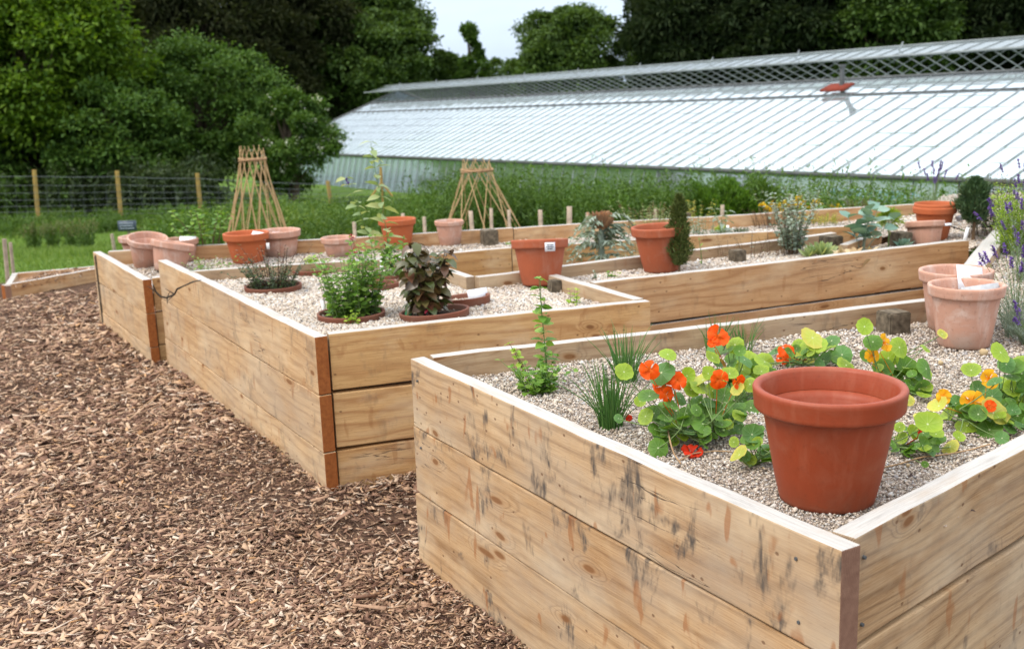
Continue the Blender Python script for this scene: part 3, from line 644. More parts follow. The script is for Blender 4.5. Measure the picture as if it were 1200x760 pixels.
# ------------------------------------------------------------------ bark mulch path
def chips(n, P, mb, scale=1.0):
    k = R.uniform(size=n); fine = k < .34; lng = k > .96; sc_ = np.broadcast_to(scale, (n,))
    L = np.where(fine, R.uniform(.004, .017, n), np.where(lng, R.uniform(.03, .075, n), R.uniform(.010, .036, n))) * sc_
    W = np.where(fine, R.uniform(.0012, .004, n), np.where(lng, R.uniform(.005, .014, n), R.uniform(.007, .021, n))) * sc_; W = np.minimum(W, L * .75)
    T = np.where(fine, W * R.uniform(.3, .8, n), R.uniform(.0006, .0026, n) * sc_)
    V = CUBE[None] * .5; V = np.repeat(V, n, 0)
    tp = R.uniform(.02, 1, n)[:, None]; V[..., 1] *= np.where(V[..., 0] > 0, tp, 1.0)
    tp2 = R.uniform(.1, 1, n)[:, None]; V[..., 1] *= np.where(V[..., 0] < 0, tp2, 1.0)
    V[..., 1] += V[..., 0] * R.normal(0, .8, n)[:, None]
    V = V * np.stack([L, W, T], -1)[:, None]
    V[..., 2] += (V[..., 0] ** 2) / L[:, None] * R.normal(0, .45, n)[:, None]
    yaw = R.uniform(0, 2 * PI, n); pit = R.normal(0, .22, n); rl = R.normal(0, .38, n)
    y = V[..., 1] * np.cos(rl)[:, None] - V[..., 2] * np.sin(rl)[:, None]; z = V[..., 1] * np.sin(rl)[:, None] + V[..., 2] * np.cos(rl)[:, None]; x = V[..., 0]
    x2 = x * np.cos(pit)[:, None] - z * np.sin(pit)[:, None]; z2 = x * np.sin(pit)[:, None] + z * np.cos(pit)[:, None]
    X = x2 * np.cos(yaw)[:, None] - y * np.sin(yaw)[:, None]; Y = x2 * np.sin(yaw)[:, None] + y * np.cos(yaw)[:, None]
    V = np.stack([X, Y, z2], -1) + P[:, None]
    mb.add(V.reshape(-1, 3), (CF[None] + (np.arange(n) * 8)[:, None, None]).reshape(-1, 4))
def mulch():
    mb = MB(); n = 290000
    # more chips near the viewer
    r = 1.3 * np.exp(R.uniform(0, 1, n * 2) * math.log(9.4 / 1.3)); a = R.uniform(math.radians(60), math.radians(140), n * 2)
    P = np.column_stack([r * np.cos(a), r * np.sin(a)]); P = P[(P[:, 1] < 9.3) & (P[:, 0] < 3.2)]
    for poly in ([A, B, Rend, (5, 5), I_, bk1, bk0], [C, C2, D, H_, I_, b1, b0, s0, cr, FL], [J, K, Mp, P_, q3, qm, q0]):
        P = P[~inpoly(P, [tuple(v2(p)) for p in poly])]
    P = P[:n]; d = np.hypot(P[:, 0], P[:, 1]); n = len(P)
    # mulch heaps a little against the boards
    dm = np.minimum(np.minimum(segd(P, A, B), segd(P, C, FL)), np.minimum(segd(P, C, D), segd(P, J, K)))
    heap = .014 * np.exp(-dm / .10)
    z = gz(P[:, 0], P[:, 1]) + relief(P[:, 0] * .6, P[:, 1] * .6, .012) + R.uniform(0, .014, n) + heap
    chips(n, np.column_stack([P, z]), mb, np.clip(d / 2.7, 1.1, 2.3) * (.85 + .35 * np.sin(P[:, 0] * 2.3 + 1) * np.sin(P[:, 1] * 1.9)))
    # strips of bark and long splinters
    return mb
_m = mulch()
mo = build('wood_chips', _m, M['chip']); tag(mo, 'brown and tan bark chips covering the path left of the beds', 'mulch', None, 'stuff')
mb = MB(); n = 5000
P = np.column_stack([R.uniform(lb0[0], lb0[0] + 1.3, n), R.uniform(lb0[1] - .1, lb3[1] + .4, n)])
P = P[inpoly(P, [tuple(lb0 + np.array([.03, .04])), tuple(lb1 + (lb1 - lb0) * .3), tuple(lb2 + (lb1 - lb0) * .3), tuple(lb3)])]
chips(len(P), np.column_stack([P, np.full(len(P), .035) + R.uniform(0, .03, len(P))]), mb, np.full(len(P), 1.6))
mb.add([(*lb0, .03), (*(lb1 + (lb1 - lb0) * .3), .03), (*(lb2 + (lb1 - lb0) * .3), .03), (*lb3, .03)], [[0, 1, 2, 3]])
tag(build('mulch_fill', mb, M['chip']), 'dark bark mulch filling the low plot at far left', 'mulch', None, 'stuff')

# screws near the front corner of the nearest bed
outL = np.array([dAB[1], -dAB[0], 0]); outR = np.array([dR[1], -dR[0], 0])
for base, d, outv, x, z in ((B, -dAB, outL, .11, .555), (B, -dAB, outL, .10, .43), (B, -dAB, outL, .10, .33), (B2, dR, outR, .028, .565), (B2, dR, outR, .028, .43), (B2, dR, outR, .03, .33), (A, dAB, outL, .05, .55), (A, dAB, outL, .05, .33)):
    c = np.array([base[0] + d[0] * x, base[1] + d[1] * x, z]); mb = MB(); tube_in(mb, [c - outv * .004, c + outv * .0035], [.0042, .0036], 10); build('screw', mb, M['alu_dark'], bed1)
# big slabs of bark lying on top, and small dead leaves blown onto the grit
mb = MB(); n = 90; P = np.column_stack([R.uniform(-2.6, .2, n), R.uniform(2.4, 6.5, n)]); P = P[~inpoly(P, [tuple(A), tuple(B), (3, 3), tuple(bk1), tuple(bk0)]) & ~inpoly(P, [tuple(C), tuple(D), tuple(H_), tuple(cr), tuple(FL)]) & ~inpoly(P, [tuple(J), tuple(K), tuple(Mp), tuple(P_), tuple(q3)])]
chips(len(P), np.column_stack([P, gz(P[:, 0], P[:, 1]) + .022]), mb, np.full(len(P), 2.6)); tag(build('bark_pieces', mb, M['chip']), 'larger slabs of bark lying loose on top of the chips', 'bark', None, 'stuff')
mb = MB(); n = 420; P = np.column_stack([R.uniform(-1.9, 3.0, n), R.uniform(1.9, 6.0, n)]); in1 = inpoly(P, [tuple(A), tuple(B), tuple(Rend), (4.5, 5), tuple(I_), tuple(bk1), tuple(bk0)]); in2 = inpoly(P, [tuple(C), tuple(D), tuple(Gp), tuple(H_), tuple(b1), tuple(b0), tuple(cr), tuple(FL)])
for m_, zz in ((in1, g1), (in2, g2)):
    Q = P[m_]; leaves(mb, np.column_stack([Q, np.full(len(Q), zz + .006)]), np.column_stack([R.normal(size=(len(Q), 2)), np.full(len(Q), .1)]), R.uniform(.006, .022, len(Q)), R.uniform(.003, .009, len(Q)), (R.uniform(size=len(Q)) > .4).astype(int), .5, .3, 1)
tag(build('leaf_litter', mb, [M['l_dry'], M['s_dark']]), 'tiny dead leaves and dark crumbs blown over the grit', 'debris', None, 'stuff')

# ------------------------------------------------------------------ pots
def pot(px, py, z, Dm, mat, label, hr=.81, br=.65, tilt=None, group='terracotta pots', thin=False, cat='pot', fill=None, rimh=.155):
    """base centre at a point of level z, rim diameter Dm"""
    c = at(px, py, z) if px is not None else np.array(py)
    h = Dm * hr; R0 = Dm / 2; rb = R0 * br; rh = Dm * rimh; t = Dm * .045
    r_at = lambda zz: rb + (R0 * .93 - rb) * zz / h
    root = thing('flower_pot', c, label, cat, group)
    mbk = MB(); prof = [(0.001, 0), (rb * .93, 0), (rb * .99, .004), (rb, .012)]
    for f in (.2, .4, .6, .75): prof.append((r_at(h * f), h * f))
    zr = h - rh
    prof += [(r_at(zr) , zr - .003), (r_at(zr) + .001, zr)]
    Mx = np.eye(3) if tilt is None else rot(tilt[0], tilt[1])
    inner = [(r_at(zr), zr), (R0 * .93 - t, zr), (r_at(h * .75) - t, h * .75), (rb - t * .8, h * .12), (0.001, h * .1)]
    lathe(mbk, prof, 56, 0, Mx, c); lathe(mbk, inner, 56, 0, Mx, c)
    build('body', mbk, mat, root, smooth=True)
    rm = MB(); ro = [(r_at(zr) - .002, zr + .0005), (R0 * .965, zr), (R0 * .985, zr + .004), (R0 * .985, zr + .010), (R0, h - .014), (R0 * 1.005, h - .006), (R0 * .992, h - .0015), (R0 * .96, h), (R0 - t, h - .002), (R0 - t * 1.25, h - .009), (R0 * .93 - t * .97, zr + .001)]
    lathe(rm, ro, 64, 0, Mx, c); build('rim', rm, mat, root, smooth=True)
    if fill is not None:
        fm = MB(); lathe(fm, [(0.001, zr * fill), (r_at(zr * fill) - t * .9, zr * fill)], 32, 0, Mx, c); build('compost', fm, M['soil'], root)
    return root
def mpp(p): return float((np.asarray(p) - np.array([0, 0, EYE])) @ FW) / F
def size_at(px, py, z, wpx): return wpx * mpp(at(px, py, z))
def pcard(parent_none, pts, mat, name, label, cat, th=.003, grp=None):
    pts = np.asarray(pts, float); n = nrm(np.cross(pts[1] - pts[0], pts[2] - pts[0])); mb = MB()
    V = np.vstack([pts - n * th / 2, pts + n * th / 2]); mb.add(V, [[0, 1, 2, 3], [7, 6, 5, 4], [0, 4, 5, 1], [1, 5, 6, 2], [2, 6, 7, 3], [3, 7, 4, 0]])
    o = build(name, mb, mat, None, tuple(pts[0])); return tag(o, label, cat, grp)

def P_at(px, py, z, wpx, mat, label, **k): return pot(px, py, z, size_at(px, py, z, wpx), mat, label, **k)
big = P_at(968.5, 583, g1, 172, M['terra'], 'large empty terracotta pot standing in the front corner of the nearest bed', hr=.80, br=.64)
pA = P_at(1129, 404, g1, 85, M['terra_pale'], 'pale limed pot in front of its twin, grey slate across its mouth', hr=.86, br=.68)
pB = P_at(1117, 385, g1, 82, M['terra_pale'], 'pale limed pot half hidden behind the front one at the bed wall', hr=.86, br=.68)
p2 = P_at(634, 334, g2, 67, M['terra2'], 'terracotta pot with a white sticker on its rim, leaning slightly in the middle bed', hr=.80, br=.65, tilt=((1, 0, 0), -.13))
p3 = P_at(775, 317, g2, 66, M['terra2'], 'terracotta pot behind the small columnar conifer', hr=.80, br=.62, tilt=((0, 1, 0), -.04))
p4 = P_at(467, 291, g3, 44, M['terra_orange'], 'bright orange terracotta pot in the far bed behind the tall mint', hr=.8)
p5 = P_at(527.5, 287, g3, 34, M['terra_pale'], 'small pale pot with a white card lying on its mouth', hr=.85, br=.72)
p6 = P_at(398, 300, g3, 41, M['terra_pale'], 'shallow pale pot beside the tall stems in the far bed', hr=.55, br=.7, fill=.9)
p7 = P_at(291, 307, g3, 53, M['terra_orange'], 'wide orange terracotta pot in front of the bamboo wigwam', hr=.66, br=.66)
p8 = P_at(329, 300, g3, 50, M['terra_pale'], 'pale pot behind the wide orange pot, white card on its rim', hr=.62, br=.72)
p9 = P_at(173, 312, g3, 46, M['terra_pale'], 'pale pink pot tilted to the left at the end of the far bed', hr=.78, br=.66, tilt=((.8, .7, 0), .24))
p10 = P_at(163, 302, g3, 42, M['terra_pale'], 'pink pot hidden behind the tilted one, only its rim showing', hr=.62, br=.66)
p11 = P_at(198, 318, g3, 50, M['terra_pale'], 'pink pot leaning forward against the middle bed corner', hr=.70, br=.66, tilt=((-.6, .9, 0), .24))
p12 = P_at(213, 306, g3, 43, M['terra_pale'], 'pink pot with a white card standing in its mouth', hr=.62, br=.7)
p13 = P_at(1094, 280, g2, 49, M['terra_orange'], 'terracotta pot with a doubled rim at the right end of the middle bed', hr=.78, br=.62)
p14 = P_at(1084, 287, g2, 45, M['terra_pale'], 'small pale pink pot in front of the doubled-rim pot', hr=.62, br=.72, tilt=((1, 0, 0), -.16))
# inner pot nested in the right-hand terracotta pot
c13 = at(1094, 280, g2); d13 = size_at(1094, 280, g2, 49)
# labels and cards
def card(px, py, Y, w, h, yaw=0., tilt=.2, roll=0., **k):
    c = atY(px, py, Y); s = mpp(c); w *= s; h *= s
    Mx = rotz(yaw) @ rot((0, 1, 0), roll) @ rot((1, 0, 0), -tilt)
    P = np.array([[-w / 2, 0, -h / 2], [w / 2, 0, -h / 2], [w / 2, 0, h / 2], [-w / 2, 0, h / 2]]) @ Mx.T + c
    return pcard(None, P, k.get('mat', M['card']), k['name'], k['label'], k.get('cat', 'label'))
y1 = at(1129, 404, g1)[1]
card(1137, 326, y1 + .12, 34, 30, .2, .45, .18, name='plant_card', label='white square card standing in the rear pale pot')
card(1150, 342, y1 - .02, 46, 17, .1, .5, -.08, mat=M['slate'], name='slate_label', label='grey slate label lying across the mouth of the front pale pot')
c5 = at(527.5, 287, g3)
card(527, 263, c5[1] + .0, 25, 12, .1, 1.35, .02, name='plant_card', label='white card lying flat on the small pale pot')
card(304, 276, at(291, 307, g3)[1], 20, 11, -.2, .9, .15, name='plant_card', label='white card resting on the rim of the wide orange pot')
card(329, 275.5, at(329, 300, g3)[1] + .02, 20, 9, .1, .8, .05, name='plant_card', label='white card on the pale pot beside the wigwam')
card(220, 281, at(213, 306, g3)[1], 19, 9, .1, .6, .05, name='plant_card', label='white card standing in the pink pot at the left')
card(1130, 254, at(1094, 280, g2)[1], 20, 7, .1, .6, -.25, name='plant_card', label='white card poking out of the doubled-rim pot')
card(1111, 263, at(1084, 287, g2)[1] - .05, 8, 3, .1, .5, 0, name='plant_tag', label='tiny white tag on the small pink pot rim')
# sticker on the leaning pot (a part of the pot) and the small hanging tag
def facing(c, w, h, off, mat, parent, name):
    s = mpp(c); d = nrm(np.array([-c[0], -c[1], 0])); r = np.array([-d[1], d[0], 0]); c = c + d * off
    P = np.array([c - r * w * s / 2 - [0, 0, h * s / 2], c + r * w * s / 2 - [0, 0, h * s / 2], c + r * w * s / 2 + [0, 0, h * s / 2], c - r * w * s / 2 + [0, 0, h * s / 2]])
    n = d * .0012; V = np.vstack([P, P - n]); mb = MB(); mb.add(V, [[0, 1, 2, 3], [7, 6, 5, 4], [0, 4, 5, 1], [1, 5, 6, 2], [2, 6, 7, 3], [3, 7, 4, 0]]); return build(name, mb, mat, parent)
cc = at(634, 334, g2); rad = size_at(634, 334, g2, 67) / 2
st = atY(644.5, 289, cc[1] - rad * .98)
sk = facing(st, 12, 10.5, .006, M['card'], p2, 'sticker')
for i, (dz, ww) in enumerate(((2.4, 8), (0, 9), (-2.2, 6))):
    facing(st + np.array([0, 0, dz * mpp(st)]), ww, .9, .0075, M['ink'], sk, 'print_line')
c7 = at(291, 307, g3); r7 = size_at(291, 307, g3, 53) / 2
t7 = atY(314, 288, c7[1] - r7 * .55); facing(t7, 3.5, 7.5, .012, M['plastic_w'], p7, 'price_tag')
# second lip nested inside the right-hand pot
mb = MB(); hh = d13 * .78; lathe(mb, [(d13 * .44, hh - .02), (d13 * .44, hh + .018), (d13 * .465, hh + .02), (d13 * .475, hh + .012), (d13 * .47, hh - .002)], 48, 0, None, c13); build('nested_rim', mb, M['terra_orange'], p13, smooth=True)

def sunken(px, py, wpx, label, z=None, tilt=.0, lean=0.0, fill=True, h=.028):
    z = g2 if z is None else z; c = at(px, py, z); Dm = wpx * mpp(c); R0 = Dm / 2
    root = thing('sunken_pot', c, label, 'pot', 'pots sunk to their rims in the gravel')
    Mx = rot((1, 0, 0), tilt) @ rot((0, 1, 0), lean); t = .011; mb = MB()
    lathe(mb, [(R0 * .95, -.06), (R0 * .985, h - .01), (R0, h - .003), (R0 * .985, h), (R0 - t, h - .001), (R0 - t * 1.2, h - .006), (R0 - t * 1.8, -.05)], 56, 0, Mx, c)
    build('rim', mb, M['terra_dark'], root, smooth=True)
    mb = MB(); lathe(mb, [(.001, h * .3), (R0 * .5, h * .32), (R0 - t, h * .2)], 32, 0, Mx, c); build('compost', mb, M['soil'] if fill else M['gravel'], root)
    return root, c, R0

# ------------------------------------------------------------------ plants
def herb(name, label, cat, base, H, spread, ns, L, Wd, leaf, stem, nodes=8, pair=2, r0=.0022, lean=None, leafdir=.35, start=.15, taper=.45, detail=1, curve=.5, flower=None, fl_from=.8, base_r=None, group=None, jit=.25, fl=(.012, .008, 30), droop=.15, hvar=.3, fold=.2):
    base = np.asarray(base, float); root = thing(name, base, label, cat, group)
    S = MB(); LV = MB(); FMs = []; base_r = spread * .4 if base_r is None else base_r
    for i in range(ns):
        a = R.uniform(0, 2 * PI); rr = base_r * math.sqrt(R.uniform()); p = base + np.array([math.cos(a) * rr, math.sin(a) * rr, -.01])
        h = H * (1 - hvar * R.uniform()) ; a2 = a + R.normal() * .5; out = spread * R.uniform(.2, 1) * (rr / (base_r + 1e-6)) if lean is None else 0
        tip = np.array([math.cos(a2) * out, math.sin(a2) * out, h])
        if lean is not None: tip = np.array([lean[0], lean[1], 0]) * h * R.uniform(.8, 1.2) + np.array([R.normal() * spread * .3, R.normal() * spread * .3, h])
        t = np.linspace(0, 1, 7)[:, None]; pts = p + tip * np.concatenate([t ** (1 + curve), t ** (1 + curve), t], 1) + np.column_stack([np.sin(t[:, 0] * 5 + i) * .01 * h, np.cos(t[:, 0] * 4 + i) * .01 * h, 0 * t[:, 0]])
        tube_in(S, pts, np.linspace(r0, r0 * .45, 7), 4, cap=False)
        tt = np.linspace(start, 1, nodes) + R.normal(size=nodes) * .01; tt = np.clip(tt, 0, 1)
        C_ = np.stack([np.interp(tt, t[:, 0], pts[:, k]) for k in range(3)], -1); ang = R.uniform(0, 2 * PI) + np.arange(nodes) * (PI / 2)
        for q in range(pair):
            aa = ang + q * 2 * PI / pair + R.normal(size=nodes) * jit
            Dd = np.stack([np.cos(aa), np.sin(aa), np.full(nodes, leafdir) + R.normal(size=nodes) * jit], -1)
            ll = L * (1 - taper * tt) * R.uniform(.7, 1.15, nodes); leaves(LV, C_, Dd, ll, ll * Wd, 0, fold, droop, detail)
        if flower is not None:
            nf = fl[2]; tf = R.uniform(fl_from, 1, nf); Cf = np.stack([np.interp(tf, t[:, 0], pts[:, k]) for k in range(3)], -1)
            FM = MB(); leaves(FM, Cf, randdir(nf, .3), fl[0] * R.uniform(.6, 1.2, nf), fl[1], 0, .3, .1, 0); FMs.append(FM)
    build('stem', S, stem, root, smooth=True); build('foliage', LV, leaf, root)
    for FM in FMs[:40]: build('flower', FM, flower, root)
    return root
def tuft(name, label, cat, base, H, spread, n, W, mat, lean=.35, group=None, curve=.8, mats=None, roundr=False):
    base = np.asarray(base, float); root = thing(name, base, label, cat, group); mb = MB()
    a = R.uniform(0, 2 * PI, n); rr = spread * np.sqrt(R.uniform(size=n)); P = base + np.column_stack([np.cos(a) * rr, np.sin(a) * rr, np.full(n, -.01)])
    if roundr:
        for i in range(n):
            h = H * R.uniform(.5, 1.0); ln = abs(R.normal()) * lean; t = np.linspace(0, 1, 5)[:, None]; b = a[i] + R.normal() * .4
            pts = P[i] + np.array([math.cos(b), math.sin(b), 0]) * (h * ln) * t ** 1.6 + np.array([0, 0, h]) * (t - .1 * ln * t * t)
            tube_in(mb, pts, W * .5 * np.array([1, 1, .9, .7, .2]), 4, cap=False)
    else: blades(mb, P, H * R.uniform(.45, 1.0, n), W, lean, 0, 4, curve, a + R.normal(size=n) * .5)
    build('blades', mb, mat, root, smooth=roundr); return root

# chives and small herb in the near bed
def chive(px, py, H, n, label, sp=.03): tuft('chive_clump', label, 'chives', at(px, py, g1), H, sp, n, .0032, M['l_chive'], .38, 'chive clumps in the nearest bed', roundr=True)
chive(716, 499, .20, 95, 'dense green chive clump just left of the orange nasturtiums')
chive(733, 447, .19, 75, 'chive clump behind the first one, against the back board')
chive(838, 414, .16, 45, 'thin chive clump behind the tallest orange flower')
chive(872, 412, .14, 28, 'sparse chive wisp right of the tallest orange flower')
herb('marjoram_plant', 'small bright green herb with one tall stem near the left corner of the nearest bed', 'herb', at(630, 458, g1), .10, .10, 22, .034, .78, M['l_mint'], M['s_green'], 5, 2, .0016, leafdir=.3)
herb('balm_shoot', 'single tall lime shoot rising from the small herb in the nearest bed', 'herb', at(640, 450, g1), .345, .012, 2, .046, .72, M['l_mint'], M['s_green'], 12, 2, .002, lean=(-.02, -.02), start=.1, leafdir=.1, taper=.3, hvar=0)
herb('balm_shoot', 'short leaning shoot left of the tall lime one', 'herb', at(622, 452, g1), .17, .03, 3, .036, .75, M['l_lime'], M['s_brown'], 5, 2, .0018, lean=(-.35, 0), start=.4, leafdir=.1)

# nasturtiums
def disc_leaf(mb, c, nrm_, r, mi, n=22):
    nrm_ = nrm(nrm_); s = nrm(np.cross(nrm_, [.3, .9, .1])); t = np.cross(nrm_, s); rings = (0, .35, .7, 1.0); V = []; U = []; cup = R.uniform(-.25, .38); k = R.uniform(0, 6)
    f1 = R.integers(2, 4)
    for ri in rings:
        for j in range(n):
            a = 2 * PI * j / n; rr = r * ri * (1 + .045 * ri * math.sin(a * 9 + k) + .05 * ri * math.sin(2 * a + k)); hgt = r * (cup * ri * ri + .10 * ri ** 2 * math.sin(f1 * a + k) - .03 * ri * abs(math.sin(a * 4.5)))
            V.append(c + s * rr * math.cos(a) + t * rr * math.sin(a) + nrm_ * hgt); U.append((.5 + .5 * ri * math.cos(a), .5 + .5 * ri * math.sin(a)))
    Fc = [[i * n + j, i * n + (j + 1) % n, (i + 1) * n + (j + 1) % n, (i + 1) * n + j] for i in range(3) for j in range(n)]
    mb.add(V, Fc, mi, U)
def petal_flower(mb, c, nrm_, r, spread=.9):
    nrm_ = nrm(nrm_); s = nrm(np.cross(nrm_, [.2, .1, .97])); t = np.cross(nrm_, s)
    for p in range(5):
        a0 = 2 * PI * p / 5 + R.normal() * .12; d = s * math.cos(a0) + t * math.sin(a0); e = np.cross(nrm_, d); V = []; U = []; L = r * R.uniform(.85, 1.1); ph = R.uniform(0, 6); nu, nv = 6, 5
        for i in range(nu + 1):
            v = i / nu; wdt = L * (.09 + .50 * math.sin(min(v * 1.15, 1) * PI / 2) ** 1.8) * (1 if v < .85 else 1 - (v - .85) * 1.5)
            for j in range(nv + 1):
                q = j / nv * 2 - 1; bend = -L * .35 * (1 - v) + L * (.16 * math.sin(v * 3 + ph) - .28 * v * v * spread) + L * .10 * v * math.sin(q * 4 + ph)
                V.append(c + d * L * (v ** .9) * (1 - .12 * q * q * v) + e * wdt * q * .95 + nrm_ * bend); U.append((j / nv, v))
        mb.add(V, [[i * (nv + 1) + j, i * (nv + 1) + j + 1, (i + 1) * (nv + 1) + j + 1, (i + 1) * (nv + 1) + j] for i in range(nu) for j in range(nv)], 0, U)
    V, Fc = tube(np.array([c - nrm_ * r * .25, c - nrm_ * r * .8, c - nrm_ * r * 1.15 + np.array([0, 0, -.2 * r])]), [r * .16, r * .09, r * .02], 6); mb.add(V, Fc, 0, np.tile([.5, .1], (len(V), 1)))
ZO8 = lambda x, y, r: (680 + x / 4, 370 + y / 4, r / 4)
ZOA = lambda x, y, r: (870 + x / 3.04, 370 + y / 3.04, r / 3.04)
def nasturtium(label, base_px, leaves_, flowers, extra=10, rad=.09, seed_h=.07, toY=None):
    base = at(base_px[0], base_px[1], g1); root = thing('nasturtium', base, label, 'nasturtium', 'nasturtiums in the nearest bed')
    LV = MB(); S = MB(); node_pts = []
    for k in range(3):
        a = R.uniform(0, 2 * PI); t = np.linspace(0, 1, 6)[:, None]; pts = base + np.array([math.cos(a), math.sin(a), 0]) * rad * t + np.array([0, 0, 1]) * (seed_h * R.uniform(.2, .9)) * t ** .7
        tube_in(S, pts, .0028, 5); node_pts += list(pts[1:])
    node_pts = np.array(node_pts)
    def place(px, py, spread=.07):
        g = at(px, py, g1 + .012); Y = base[1] + R.uniform(-spread, spread); Y = min(Y, g[1] - .006); return atY(px, py, Y)
    todo = list(leaves_)
    for (px, py, r, tone) in todo:
        c = place(px, py); rr = r * mpp(c)
        n = nrm(np.array([R.normal() * .40 - .10, -.62 + R.normal() * .35, .75])); disc_leaf(LV, c, n, rr, tone)
        q = node_pts[np.argmin(np.linalg.norm(node_pts - c, axis=1) + R.uniform(0, .05, len(node_pts)))]; t = np.linspace(0, 1, 6)[:, None]
        mid = (q + c) / 2 + np.array([0, 0, -.01]); pts = (1 - t) ** 2 * q + 2 * t * (1 - t) * mid + t * t * (c - n * .002); tube_in(S, pts, np.linspace(.0017, .0012, 6), 4, cap=False)
    for k in range(int(extra * 1.7)):
        a = R.uniform(0, 2 * PI); rr = rad * math.sqrt(R.uniform()) * 1.05; c = base + np.array([math.cos(a) * rr, math.sin(a) * rr, R.uniform(.018, seed_h * .9)]); n = nrm(np.array([R.normal() * .45, R.normal() * .45 - .2, .9]))
        disc_leaf(LV, c, n, R.uniform(.013, .025), int(R.choice([0, 0, 0, 3, 3, 1]))); q = node_pts[np.argmin(np.linalg.norm(node_pts - c, axis=1))]; tube_in(S, np.array([q, (q + c) / 2 + [0, 0, -.006], c]), .0012, 4, cap=False)
    build('stem', S, M['s_green'], root, smooth=True); build('foliage', LV, [M['n0'], M['n1'], M['n2'], M['n3']], root, smooth=True)
    for (px, py, r, col) in flowers:
        c = place(px, py, .04); c = c + nrm(-c + [0, 0, EYE]) * .045; rr = r * mpp(c) * .95; n = nrm(np.array([R.normal() * .35, -.8 + R.normal() * .2, .35 + R.normal() * .25])); mb = MB(); petal_flower(mb, c, n, rr)
        tube_in(mb, np.array([c - n * rr * .5, c - n * rr + [0, 0, -.02], base + [0, 0, .02]]), .0011, 4, cap=False)
        o = build('flower', mb, M[col], root, smooth=True)
        if col == 'p_yellow': o['label'] = 'amber yellow flower'
    return root
L8 = lambda *a: [(*ZO8(x, y, r), t) for x, y, r, t in a]
LA = lambda *a: [(*ZOA(x, y, r), t) for x, y, r, t in a]
F8 = lambda *a: [(*ZO8(x, y, r), t) for x, y, r, t in a]
FA = lambda *a: [(*ZOA(x, y, r), t) for x, y, r, t in a]
nasturtium('leafy nasturtium with red orange flowers left of the big pot', (803, 516),
    L8((410, 180, 45, 1), (205, 262, 48, 1), (380, 265, 62, 3), (325, 375, 58, 0), (500, 280, 40, 1), (430, 420, 38, 0), (460, 490, 52, 0), (520, 345, 40, 1), (305, 470, 42, 1), (350, 530, 36, 0), (410, 565, 36, 0), (365, 618, 50, 0), (345, 455, 45, 0), (180, 480, 25, 3), (500, 455, 36, 0), (395, 510, 30, 3), (440, 590, 26, 1), (470, 385, 40, 3), (280, 400, 28, 1), (545, 440, 30, 0)),
    F8((325, 250, 52, 'p_orange'), (385, 318, 50, 'p_orange'), (412, 372, 40, 'p_orange'), (462, 300, 48, 'p_orange')), 26, .10, .09)
nasturtium('nasturtium with broad lime leaves and two orange flowers right of the leafy one', (838, 515),
    L8((575, 505, 55, 0), (575, 300, 60, 2), (560, 330, 50, 1), (675, 372, 50, 0), (600, 270, 40, 1), (540, 385, 35, 0), (600, 410, 36, 3), (640, 470, 32, 0), (655, 540, 36, 0), (700, 480, 42, 3), (670, 510, 30, 1), (755, 495, 38, 3), (795, 320, 36, 1), (620, 350, 40, 1), (735, 340, 35, 2), (600, 455, 35, 0), (700, 270, 40, 1), (690, 430, 30, 0)),
    F8((655, 298, 54, 'p_orange'), (745, 312, 40, 'p_orange')), 20, .09, .09)
nasturtium('tall nasturtium topped by one orange flower in front of the thin chives', (868, 470),
    L8((630, 155, 42, 3), (690, 165, 36, 0), (725, 135, 42, 1), (620, 195, 40, 1), (770, 205, 46, 3), (865, 215, 55, 1), (760, 250, 42, 1), (810, 265, 42, 1), (700, 235, 46, 0), (720, 200, 40, 0), (650, 220, 34, 0), (745, 165, 30, 0), (800, 430, 46, 0), (760, 400, 36, 0), (850, 260, 40, 1), (830, 330, 38, 3), (790, 380, 35, 0), (840, 400, 35, 0)),
    F8((650, 88, 56, 'p_orange'), (618, 122, 30, 'p_orange')), 18, .09, .10)
nasturtium('low nasturtium with one crumpled yellow leaf beside the big pot', (884, 545),
    L8((805, 555, 52, 3), (810, 602, 34, 0), (745, 650, 50, 2), (720, 590, 26, 1), (775, 575, 30, 0), (840, 545, 34, 3), (830, 590, 26, 1)), [], 5, .04, .045)
nasturtium('nasturtium with pale lime leaves behind the left rim of the big pot', (945, 428),
    LA((250, 78, 46, 2), (215, 140, 46, 2), (240, 108, 44, 1), (318, 88, 30, 3), (265, 100, 40, 1), (355, 138, 38, 3), (75, 165, 40, 1), (115, 128, 30, 3), (290, 160, 34, 3), (20, 160, 40, 1), (45, 190, 35, 0), (160, 165, 30, 3), (195, 105, 30, 1)),
    FA((155, 118, 32, 'p_orange'), (142, 146, 26, 'p_orange')), 12, .10, .07)
nasturtium('nasturtium with amber flowers and dark leaves behind the right rim of the big pot', (1052, 458),
    LA((435, 38, 32, 1), (465, 92, 34, 0), (560, 112, 40, 1), (500, 185, 38, 0), (575, 185, 48, 0), (655, 188, 42, 0), (630, 260, 42, 0), (605, 235, 34, 0), (592, 300, 22, 2), (655, 112, 22, 1), (712, 65, 20, 2), (520, 150, 36, 1), (370, 175, 36, 1), (545, 215, 36, 0), (620, 215, 30, 3), (440, 145, 26, 0), (645, 285, 26, 1)),
    FA((515, 92, 33, 'p_yellow'), (465, 142, 28, 'p_yellow')), 12, .08, .09)
